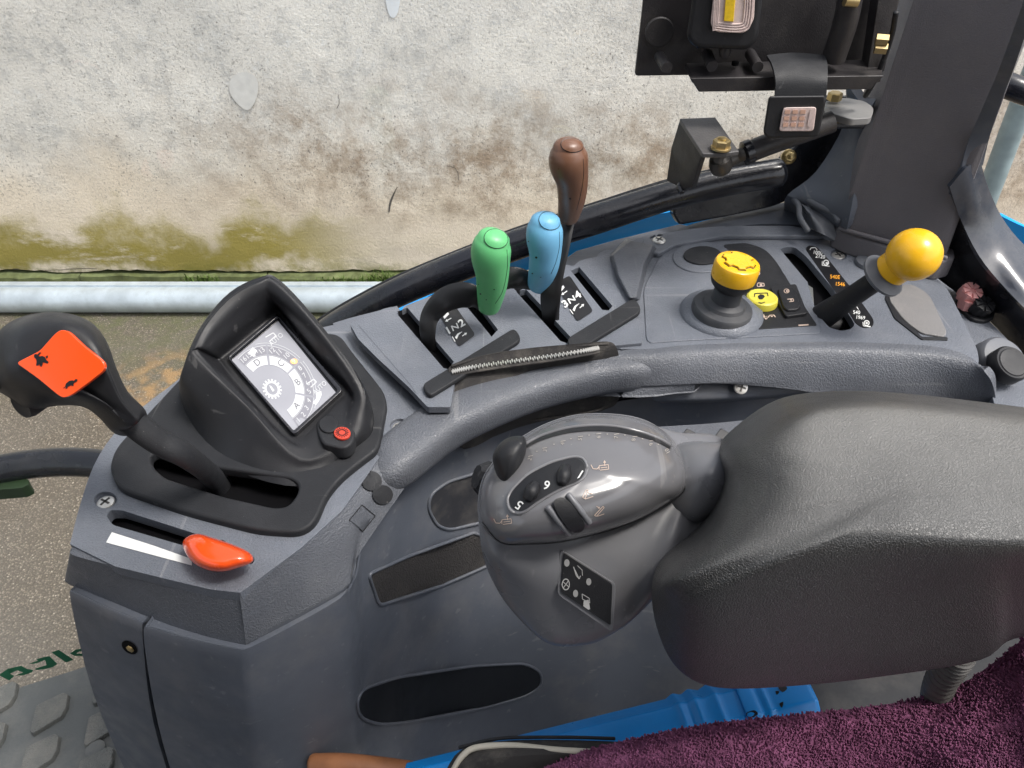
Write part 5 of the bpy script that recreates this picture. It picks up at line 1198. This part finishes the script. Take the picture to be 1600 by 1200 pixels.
# seam line and long curved slot
seamr = [p for p in (hit(x, y, cvb, .0002)[0] for x, y in smooth_px([(cc_.x + (a - cc_.x) * .985, cc_.y + (b - cc_.y) * .985) for a, b in seam[:9]], 4, False)) if p]
tube('cover_seam', seamr, .0006, M['ink'], ar, n=1, seg=6, caps='flat')
sl = [Zd(318, 212), Zd(400, 168), Zd(520, 132), Zd(640, 118), Zd(760, 122), Zd(880, 148), Zd(970, 180), Zd(1030, 215)]
a = smooth_px(sl, 4, False); b_ = [(x + .5, y + 7.5 - abs(i - len(a) / 2) / len(a) * 7) for i, (x, y) in enumerate(a)]
quads = [[a[i], a[i + 1], b_[i + 1], b_[i]] for i in range(len(a) - 1)]
decal('slider_slot', quads, cvb, M['black'], ar, off=.0007)
tube('slot_ridge', [p for p in (hit(x, y - 1.5, cvb, .0005)[0] for x, y in a) if p], .0018, M['pod'], ar, n=1, seg=8)
# scale marks
tn_ = mat('scale_print', (.36, .33, .30), .5, .4, var=.03)
sc = [('2', 342, 278, 70), ('3', 417, 236, 82), ('4', 503, 202, 86), ('5', 589, 180, 88), ('6', 680, 170, 92), ('7', 766, 170, 96), ('8', 852, 182, 102), ('9', 938, 204, 108), ('10', 1018, 238, 118)]
P = []
for s, x, y, an in sc:
    px_, py_ = Zd(x, y); an = R(an); sz = 8.5
    P += glyphs(s, px_, py_, math.cos(an) * sz, -math.sin(an) * sz, -math.sin(an) * sz, -math.cos(an) * sz)
for (x, y) in ((345, 262), (415, 222), (505, 188), (590, 166), (680, 152), (768, 154), (858, 166), (942, 186)):
    P.append(bar(*Zd(x - 12, y + 3), *Zd(x + 12, y - 1), 1.0))
for (x, y) in ((375, 240), (460, 205), (543, 178), (632, 160), (722, 155), (808, 160), (894, 178), (972, 205)): P.append(bar(*Zd(x - 3, y), *Zd(x + 4, y), 1.3))
decal('slider_scale', P, cvb, tn_, ar, off=.0005)
# dial window
dw = fil([Zd(228, 480), Zd(250, 430), Zd(330, 350), Zd(450, 290), Zd(560, 262), Zd(610, 275), Zd(628, 330), Zd(600, 382), Zd(480, 430), Zd(380, 490), Zd(300, 552), Zd(245, 535)], 14, 4)
dwi = [(845.6 + (x - 857) * .955 + 11, 759 + (y - 760) * .93) for x, y in dw]
decal('dial_surround', [dw], cvb, M['pod'], ar, off=.0006, sub=3, thick=.0014)
cvb2 = [wmesh(bpy.data.objects['dial_surround']), wmesh(cover)]
rm_ = [p for p in (hit(x, y, cvb2, .0004)[0] for x, y in dw) if p]
tube('dial_rim', rm_, .0011, mat('pod_rim', (.2, .2, .21), .3, .5), ar, n=1, seg=8, closed=True)
dl = decal('thumb_dial', [dwi], cvb2, M['black'], ar, off=.0004, sub=3)
dlb = [wmesh(dl)]
for (x, y, an) in ((350, 440, 60), (508, 360, 76)):
    c = Zd(x, y); cdir = (math.cos(R(an)), -math.sin(R(an)))
    p0 = hit(c[0] - cdir[0] * 11, c[1] - cdir[1] * 11, dlb, .001)[0]; p1 = hit(c[0] + cdir[0] * 11, c[1] + cdir[1] * 11, dlb, .001)[0]
    if p0 and p1: tube('dial_rib', [p0, (p0 + p1) / 2 + Vector((0, -.001, .001)), p1], [.004, .0052, .004], M['black'], ar, seg=16)
P = []
for s, x, y, an in (('5', 290, 502, 145), ('6', 425, 404, 160), ('7', 592, 352, 172)):
    px_, py_ = Zd(x, y); an = R(an); sz = 20
    P += glyphs(s, px_, py_, math.cos(an) * sz, -math.sin(an) * sz, -math.sin(an) * sz * 1.0, -math.cos(an) * sz, bold=.01)
decal('dial_numbers', P, dlb, M['white'], ar, off=.0005)
# rocker and two side guards
rk = fil([Zd(450, 490), Zd(490, 462), Zd(540, 490), Zd(612, 590), Zd(590, 628), Zd(540, 625), Zd(480, 550)], 8, 4)
decal('rocker_cap', [rk], cvb, M['black'], ar, off=.0022, sub=2, thick=.0025)
for (x0, y0, x1, y1) in ((430, 515, 530, 635), (530, 455, 630, 582)):
    p = [hit(*Zd(x0 + (x1 - x0) * t, y0 + (y1 - y0) * t), cvb, .0012)[0] for t in (0, .33, .66, 1)]
    tube('rocker_guard', p, .0024, M['podlow'], ar, seg=10)
# pictograms
def icons(x, y):
    o = lambda a, b: Zd(x + a, y + b)
    return pline([o(-40, 0), o(-30, 20), o(-10, 22), o(0, 10)], 1.2) + pline([o(0, 25), o(0, 5), o(45, 0), o(47, 22), o(5, 27)], 1.1) + pline([o(8, 16), o(40, 12)], 1) + arrow(*o(28, 6), *o(26, -22), 1.1, 4)
P = icons(682, 305) + [[(p[0], p[1]) for p in q] for q in icons(205, 570)]
P += pline([Zd(600, 465), Zd(618, 428), Zd(628, 430), Zd(612, 472), Zd(600, 465)], 1.1) + pline([Zd(612, 474), Zd(652, 460)], 1.1) + arrow(*Zd(625, 440), *Zd(650, 448), 1, 3)
P += pline([Zd(658, 552), Zd(700, 508), Zd(706, 514), Zd(668, 556), Zd(658, 552)], 1.1) + pline([Zd(672, 556), Zd(706, 544)], 1.1) + arrow(*Zd(668, 508), *Zd(686, 518), 1, 3)
decal('pictograms', P, cvb, M['tan'], ar, off=.0005)
# slider knob on the left of the slot, and ribbed wheel
def hitp(x, y, o_=0): return hit(*Zd(x, y), pdb, o_)[0]
kn = [Zd(160, 250), Zd(195, 195), Zd(250, 165), Zd(315, 168), Zd(322, 230), Zd(300, 310), Zd(262, 375), Zd(215, 420), Zd(180, 360), Zd(160, 300)]
kc_ = Vector(Zd(240, 280)); K = lambda s, d: [D(kc_.x + (x - kc_.x) * s, kc_.y + (y - kc_.y) * s, d) for x, y in kn]
d0 = (hit(kc_.x + 12, kc_.y, pdb, 0)[0] - CAM); dd = d0.y * CP - d0.z * SP - .002
loft('slider_knob', [K(.2, dd - .016), K(.6, dd - .013), K(.9, dd - .006), K(1.0, dd + .004), K(.95, dd + .016)], M['black'], ar, nu=4, nv=4)
q = V(*Zd(125, 375), .47); lathe('ribbed_wheel', q, Vector((-.8, -.1, .4)), [(.006, -.010), (.0135, -.006), (.0145, .002), (.010, .009)], M['blackrib'], ar, seg=48, lobes=12, lobe=.05)
# indicator panel
ip = [Zd(508, 738), Zd(748, 893), Zd(740, 1098), Zd(495, 932)]
def dpt(x, y):
    q = hit(x, y, pdb, 0)[0] - CAM; return q.y * CP - q.z * SP

i3 = [D(*ip[0], .5775), D(*ip[1], .5785), D(*ip[3], .5795)]
n_ = (i3[1] - i3[0]).cross(i3[2] - i3[0]).normalized()
if n_.dot(CAM - i3[0]) < 0: n_ = -n_
o_ = slab('indicator_panel', fil([(x, y) for x, y in ip], 4, 3), 0, .030, M['black'], ar, plane=(i3[0], n_), bevel=.0015)
fr = fil([Zd(490, 720), Zd(765, 893), Zd(752, 1120), Zd(735, 1125), Zd(476, 945)], 7, 3)
slab('panel_surround', fr, 0, .034, M['podlow'], ar, plane=(i3[0] - n_ * .002, n_), bevel=.003)
ib = [wmesh(o_)]
P = [disc(*Zd(523, 787), 4.2, 5.8), disc(*Zd(631, 880), 4.0, 5.6), disc(*Zd(566, 938), 4.0, 5.8)]
decal('status_light', P, ib, mat('grey_dot', (.32, .32, .32), .4, .4), ar, off=.0004)
P = ringp(*Zd(518, 893), 5, 6.2, 20, sy=1.5) + pline([Zd(504, 880), Zd(532, 905)], 1.2) + pline([Zd(530, 876), Zd(506, 910)], 1.2)
P += pline([Zd(556, 806), Zd(570, 850), Zd(584, 866), Zd(590, 850)], 1.3) + pline([Zd(562, 820), Zd(582, 862)], 1.2) + pline([Zd(575, 800), Zd(598, 822), Zd(600, 850)], .9)
P += [[Zd(606, 975), Zd(630, 968), Zd(638, 1015), Zd(628, 1018), Zd(604, 1000)]] + pline([Zd(598, 940), Zd(634, 962), Zd(636, 985), Zd(600, 965), Zd(598, 940)], 1)
decal('indicator_symbols', P, ib, M['dim'], ar, off=.0004)

# ================================================================== LOWER RIGHT: TUBE, POUCH, HANDLE, TOWEL, CONDUIT
tbx = thing('document_tube', V(1050, 1110, .76), 'bright blue ribbed plastic tube lying between the console and the towel', 'tube')
def oct_(cx, cy, h, rx, rz, d):
    c = V(cx, cy, h); w = Vector((-d.y, d.x, 0)).normalized(); out = []
    for k in range(8):
        a = 2 * math.pi * (k + .5) / 8; out.append(c + w * math.cos(a) * rx + Vector((0, 0, 1)) * math.sin(a) * rz)
    return out
axp = [(640, 1240, .80), (1262, 1098, .75)]
A_ = [V(p) for p in axp]; dT = (A_[-1] - A_[0]).normalized()
def at_t(t): return A_[0].lerp(A_[-1], t)
def ring8(t, r):
    c = at_t(t); w = Vector((-dT.y, dT.x, 0)).normalized(); uu = dT.cross(w)
    return [c + (w * math.cos(2 * math.pi * (k + .5) / 8) + uu * math.sin(2 * math.pi * (k + .5) / 8)) * r for k in range(8)]
def prof(name, spec, m_):
    rr = [ring8(t, r) for t, r in spec]; vs = [v for r in rr for v in r]; fs = []
    for j in range(len(rr) - 1):
        for i in range(8): fs.append((j * 8 + i, j * 8 + (i + 1) % 8, j * 8 + 8 + (i + 1) % 8, j * 8 + 8 + i))
    fs += [tuple(range(8)), tuple((len(rr) - 1) * 8 + i for i in range(8))]
    return link(name, mesh(vs, fs), m_, tbx, bevel=.002, seg=3)
prof('tube_body', [(0, .028), (.66, .033), (.68, .0370), (.70, .0338), (.72, .0378), (.745, .0344), (.77, .0384), (.79, .035), (.83, .036)], M['bluetube'])
prof('tube_cap', [(.822, .039), (.85, .040), (.865, .037), (.88, .040), (.90, .037), (.92, .040), (.985, .039), (1.0, .036)], M['bluetube'])
tcb = [wmesh(bpy.data.objects['tube_cap'])]
decal('worn_mark', [smooth_px(q, 3) for q in ([(1216, 1073), (1224, 1071), (1230, 1076), (1222, 1082)], [(1166, 1115), (1178, 1110), (1184, 1116), (1172, 1122)], [(1218, 1100), (1224, 1097), (1222, 1106)], [(1212, 1080), (1218, 1081), (1214, 1086)])], tcb, M['ink'], tbx, off=.0006)

pw = thing('piped_case', V(830, 1190, .72), 'black soft case with cream piping poking out below the towel', 'case')
S__ = [[(690, 1215, .72), (720, 1172, .70), (780, 1158, .69), (880, 1156, .685), (1000, 1160, .68)], [(700, 1240, .70), (735, 1195, .685), (800, 1182, .675), (900, 1178, .67), (1010, 1180, .67)], [(700, 1300, .74), (740, 1260, .73), (800, 1250, .72), (900, 1240, .72), (1010, 1240, .72)]]
sheet('case_shell', S__, M['canvas'], pw, thick=.02)
tube('piping', [(706, 1208, .698), (722, 1182, .688), (745, 1168, .683), (800, 1165, .678), (870, 1172, .672), (940, 1176, .67)], .0028, M['piping'], pw, seg=10)
tube('edge_seam', [(718, 1168, .697), (780, 1154, .687), (880, 1152, .682), (960, 1154, .68)], .0016, M['blackrib'], pw, seg=8)
wh = tube('wooden_handle', [(489, 1192, .83), (540, 1197, .83), (620, 1206, .835), (720, 1222, .84)], [.0095, .0125, .0125, .0125], M['wood'], seg=18)
add_props(wh, 'worn brown wooden tool handle at the bottom edge beside the black case', 'tool handle')

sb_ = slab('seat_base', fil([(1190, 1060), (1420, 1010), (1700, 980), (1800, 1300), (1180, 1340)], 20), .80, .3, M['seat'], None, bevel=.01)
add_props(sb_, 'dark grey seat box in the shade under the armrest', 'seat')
cd = thing('cable_conduit', V(1475, 1055, .62), 'short ribbed grey conduit running from the armrest down to the towel', 'conduit')
cpts = crom([V(1500, 1020, .55), V(1486, 1040, .57), V(1470, 1065, .60), (V(1462, 1095, .64)), V(1462, 1140, .70)], 16, False)
rads = [(.0125 if (k // 2) % 2 else .0108) for k in range(len(cpts))]
tube('conduit_hose', cpts, rads, M['duct'], cd, n=1, seg=18, caps='flat')

tw = thing('towel', V(1300, 1190, .66), 'purple terry towel draped over the seat in the lower right corner', 'towel')
tmat = mat('purple_terry', (.23, .085, .165), .95, .1, var=.25, vs=60)
rows = [[(830, 1212, .69), (890, 1180, .675), (980, 1156, .665), (1100, 1132, .655), (1230, 1118, .645), (1330, 1108, .64), (1430, 1092, .632), (1490, 1072, .62), (1540, 1038, .60), (1610, 985, .57), (1720, 920, .54)],
        [(820, 1225, .68), (900, 1198, .665), (1000, 1180, .654), (1110, 1158, .645), (1235, 1140, .638), (1335, 1128, .634), (1420, 1118, .628), (1480, 1110, .615), (1560, 1080, .585), (1630, 1040, .55), (1740, 980, .52)],
        [(810, 1260, .69), (910, 1236, .67), (1010, 1215, .66), (1120, 1192, .648), (1240, 1172, .645), (1340, 1168, .645), (1410, 1172, .632), (1480, 1160, .608), (1570, 1130, .58), (1650, 1090, .545), (1760, 1040, .51)],
        [(800, 1320, .70), (920, 1290, .68), (1030, 1270, .665), (1130, 1250, .655), (1250, 1235, .648), (1350, 1230, .642), (1430, 1225, .63), (1500, 1210, .60), (1590, 1190, .575), (1670, 1160, .54), (1780, 1120, .51)],
        [(800, 1420, .74), (920, 1390, .72), (1030, 1370, .70), (1130, 1350, .69), (1250, 1335, .68), (1350, 1330, .67), (1430, 1325, .66), (1500, 1310, .64), (1590, 1290, .60), (1670, 1260, .57), (1780, 1220, .54)]]
tc_ = sheet('towel_cloth', rows, tmat, tw, thick=.008, nu=14, nv=14)
off = tw.location
for v in tc_.data.vertices:
    w_ = v.co + off; d = mn.noise(w_ * 11) * .010 + (.5 - abs(mn.noise(w_ * 17 + Vector((3, 1, 0))))) * .007 + mn.noise(w_ * 45) * .003 + mn.noise(w_ * 140) * .0015
    v.co.z += d; v.co.y -= d * .5
# terry loops
tcb_ = wmesh(tc_); vs = []; fs = []
for _ in range(26000):
    px_ = random.uniform(840, 1640); py_ = random.uniform(1000, 1215)
    if py_ < 1235 - (px_ - 830) * .17 - max(0, px_ - 1480) * .85 - 60: continue
    r = ray(px_, py_).normalized(); loc, n, i, d = tcb_.ray_cast(CAM, r)
    if loc is None: continue
    if n.dot(r) > 0: n = -n
    g = Vector((mn.noise(loc * 60), mn.noise(loc * 60 + Vector((9, 0, 0))), mn.noise(loc * 60 + Vector((0, 9, 0))))) * 1.3
    dr = (n + g + Vector((random.uniform(-.4, .4), random.uniform(-.4, .4), random.uniform(-.4, .4)))).normalized(); s = dr.orthogonal().normalized() * .0010; L_ = random.uniform(.0012, .0030); t_ = dr.cross(s).normalized() * .0009
    k = len(vs); tip = loc + dr * L_
    vs += [loc - s - n * .001, loc + s - n * .001, loc + t_ - n * .001, tip + s * .8, tip - s * .8, tip + t_]
    fs += [(k, k + 1, k + 3, k + 4), (k + 1, k + 2, k + 5, k + 3), (k + 2, k, k + 4, k + 5), (k + 3, k + 4, k + 5)]
me = bpy.data.meshes.new('loops'); me.from_pydata([tuple(v) for v in vs], [], fs)
lo_ = link('terry_loops', me, tmat, tw, flat=True); lo_['kind'] = 'stuff'

# ================================================================== LOWER LEFT: MAT, GLASS, HANDRAIL
fmt = thing('floor_mat', V(60, 1150, 1.15), 'grey rubber floor mat with raised diamond studs at the lower left', 'floor mat')
slab('mat_sheet', [(-260, 1180), (-120, 1130), (0, 1083), (130, 1042), (400, 960), (600, 1100), (500, 1500), (-300, 1500)], 1.15, .012, M['mat'], fmt, bevel=.002)
wbox('unseen_cab_floor', -1.1, .85, -1.3, .28, 1.08, 1.134, M['greyside'], fmt)  # floor added out of view, stops ground light bouncing up
slab('floor_plate', [(-280, 1185), (-120, 1135), (0, 1088), (130, 1047), (400, 965), (1100, 800), (1900, 900), (1900, 1700), (-320, 1700)], 1.164, .05, M['greyside'], fmt, bevel=.003)
Zm = Z(0, 950, 4.8)
st0 = [Zm(275, 730), Zm(305, 708), Zm(490, 622), Zm(524, 640), Zm(510, 740), Zm(470, 808), Zm(250, 942), Zm(228, 925), Zm(262, 780)]
W0 = [V(x, y, 1.15) for x, y in st0]; c0 = sum(W0, Vector()) / len(W0)
# lattice of studs from the photographed spacing
pA = V(*Zm(375, 790), 1.15); pB = V(*Zm(300, 1110), 1.15); pC = V(*Zm(770, 880), 1.15); pD = V(*Zm(0, 960), 1.15)
a1 = pB - pA; a2 = pC - pA; a2.z = a1.z = 0
bme = None
for i in range(-3, 5):
    for j in range(-3, 4):
        c = pA + a1 * i + a2 * j; sx_, sy_ = proj(c)
        if not (-80 < sx_ < 330 and 1010 < sy_ < 1300): continue
        e_ = pA + a1 * 0; 
        # keep inside the mat: behind edge line
        q1, q2 = V(0, 1083, 1.15), V(130, 1042, 1.15); dd_ = (q2 - q1).to_2d(); nn_ = Vector((-dd_.y, dd_.x)).normalized()
        if (c - q1).to_2d().dot(nn_) > -.012: continue
        if bme is None:
            top = [p - c0 + Vector((0, 0, .009)) for p in W0]
            bme = prism_me([p * .96 if False else Vector((p.x * .95, p.y * .95, p.z)) for p in top], [Vector((p.x, p.y, -.002)) for p in top])
        me = bme.copy(); me.transform(Matrix.Translation(c)); link('mat_stud', me, M['matpad'], fmt, bevel=.0015, seg=2)
lathe('mat_screw', V(150, 1172, 1.148), up, [(.014, 0), (.014, .004), (.009, .007)], M['mat'], fmt, seg=20)

gla = bpy.data.materials.new('window_glass'); gla.use_nodes = True
N = gla.node_tree.nodes; L = gla.node_tree.links; N.remove(N["Principled BSDF"])
tp_ = N.new("ShaderNodeBsdfTransparent"); tp_.inputs[0].default_value = (.97, .98, .975, 1); gs_ = N.new("ShaderNodeBsdfGlossy"); gs_.inputs["Roughness"].default_value = .02
fr_n = N.new("ShaderNodeFresnel"); fr_n.inputs[0].default_value = 1.45; ms = N.new("ShaderNodeMixShader")
gbf = N.new('ShaderNodeNewGeometry'); inv = N.new('ShaderNodeMath'); inv.operation = 'SUBTRACT'; inv.inputs[0].default_value = 1; L.new(gbf.outputs['Backfacing'], inv.inputs[1]); mlf = N.new('ShaderNodeMath'); mlf.operation = 'MULTIPLY'; L.new(inv.outputs[0], mlf.inputs[0]); L.new(fr_n.outputs[0], mlf.inputs[1]); L.new(mlf.outputs[0], ms.inputs[0]); L.new(tp_.outputs[0], ms.inputs[1]); L.new(gs_.outputs[0], ms.inputs[2]); L.new(ms.outputs[0], N["Material Output"].inputs[0])
gt = thing('door_glass', V(60, 1050, 1.1), 'clear door glass at the left with green lettering seen from behind', 'window glass')
e1 = V(-60, 1103, 1.15); e2 = V(126, 1042, 1.15); dE = (e2 - e1); dE.z = 0; dE.normalize(); nE = Vector((-dE.y, dE.x, 0))
q1 = e1 - dE * .9 + nE * .02; q2 = e2 + dE * 1.35 + nE * .02
q1.z -= .15; q2.z -= .15
vsg = [q1, q2, q2 + Vector((0, 0, 1.6)), q1 + Vector((0, 0, 1.6))]
pane = link('pane', prism_me(vsg, [v + nE * .005 for v in vsg]), gla, gt, flat=True)
pgb = [wmesh(pane)]
# lettering runs along the glass; seen from inside it is mirrored
Zg = Z(0, 950, 4.8)
gp_ = [[Zg(385, 330), Zg(440, 310), Zg(552, 385), Zg(495, 405)],
       [Zg(215, 415), Zg(285, 392), Zg(272, 380), Zg(330, 365), Zg(350, 380), Zg(318, 395), Zg(262, 415)], [Zg(330, 365), Zg(372, 358), Zg(430, 415), Zg(400, 440), Zg(350, 425)], [Zg(400, 440), Zg(330, 457), Zg(270, 462), Zg(262, 452), Zg(350, 425)],
       [Zg(-10, 500), Zg(60, 452), Zg(100, 462), Zg(75, 490), Zg(110, 506), Zg(70, 540)], [Zg(60, 452), Zg(160, 430), Zg(205, 455), Zg(130, 464), Zg(75, 490)], [Zg(205, 455), Zg(250, 460), Zg(240, 480), Zg(180, 500), Zg(110, 506), Zg(175, 480), Zg(130, 464)],
       [Zg(525, 338), Zg(570, 308), Zg(640, 296), Zg(640, 318), Zg(590, 325), Zg(572, 340), Zg(640, 338), Zg(640, 358), Zg(560, 356)]]
decal('green_lettering', gp_, pgb, M['greenstk'], gt, off=.0008)

hr = tube('hand_rail', [(-80, 745, .78), (0, 733, .78), (60, 724, .78), (120, 722, .78), (175, 728, .78), (240, 745, .78)], .0205, M['gloss'], seg=22)
add_props(hr, 'black tubular handrail outside the glass at the left edge', 'handrail')
gb2 = slab('green_marker', fil([(-40, 752), (44, 748), (46, 756), (34, 762), (-40, 768)], 3), .79, .02, M['olive'], None, bevel=.002)
add_props(gb2, 'small dark green block under the handrail at the left edge', 'bracket')

print('objects', len(bpy.data.objects))
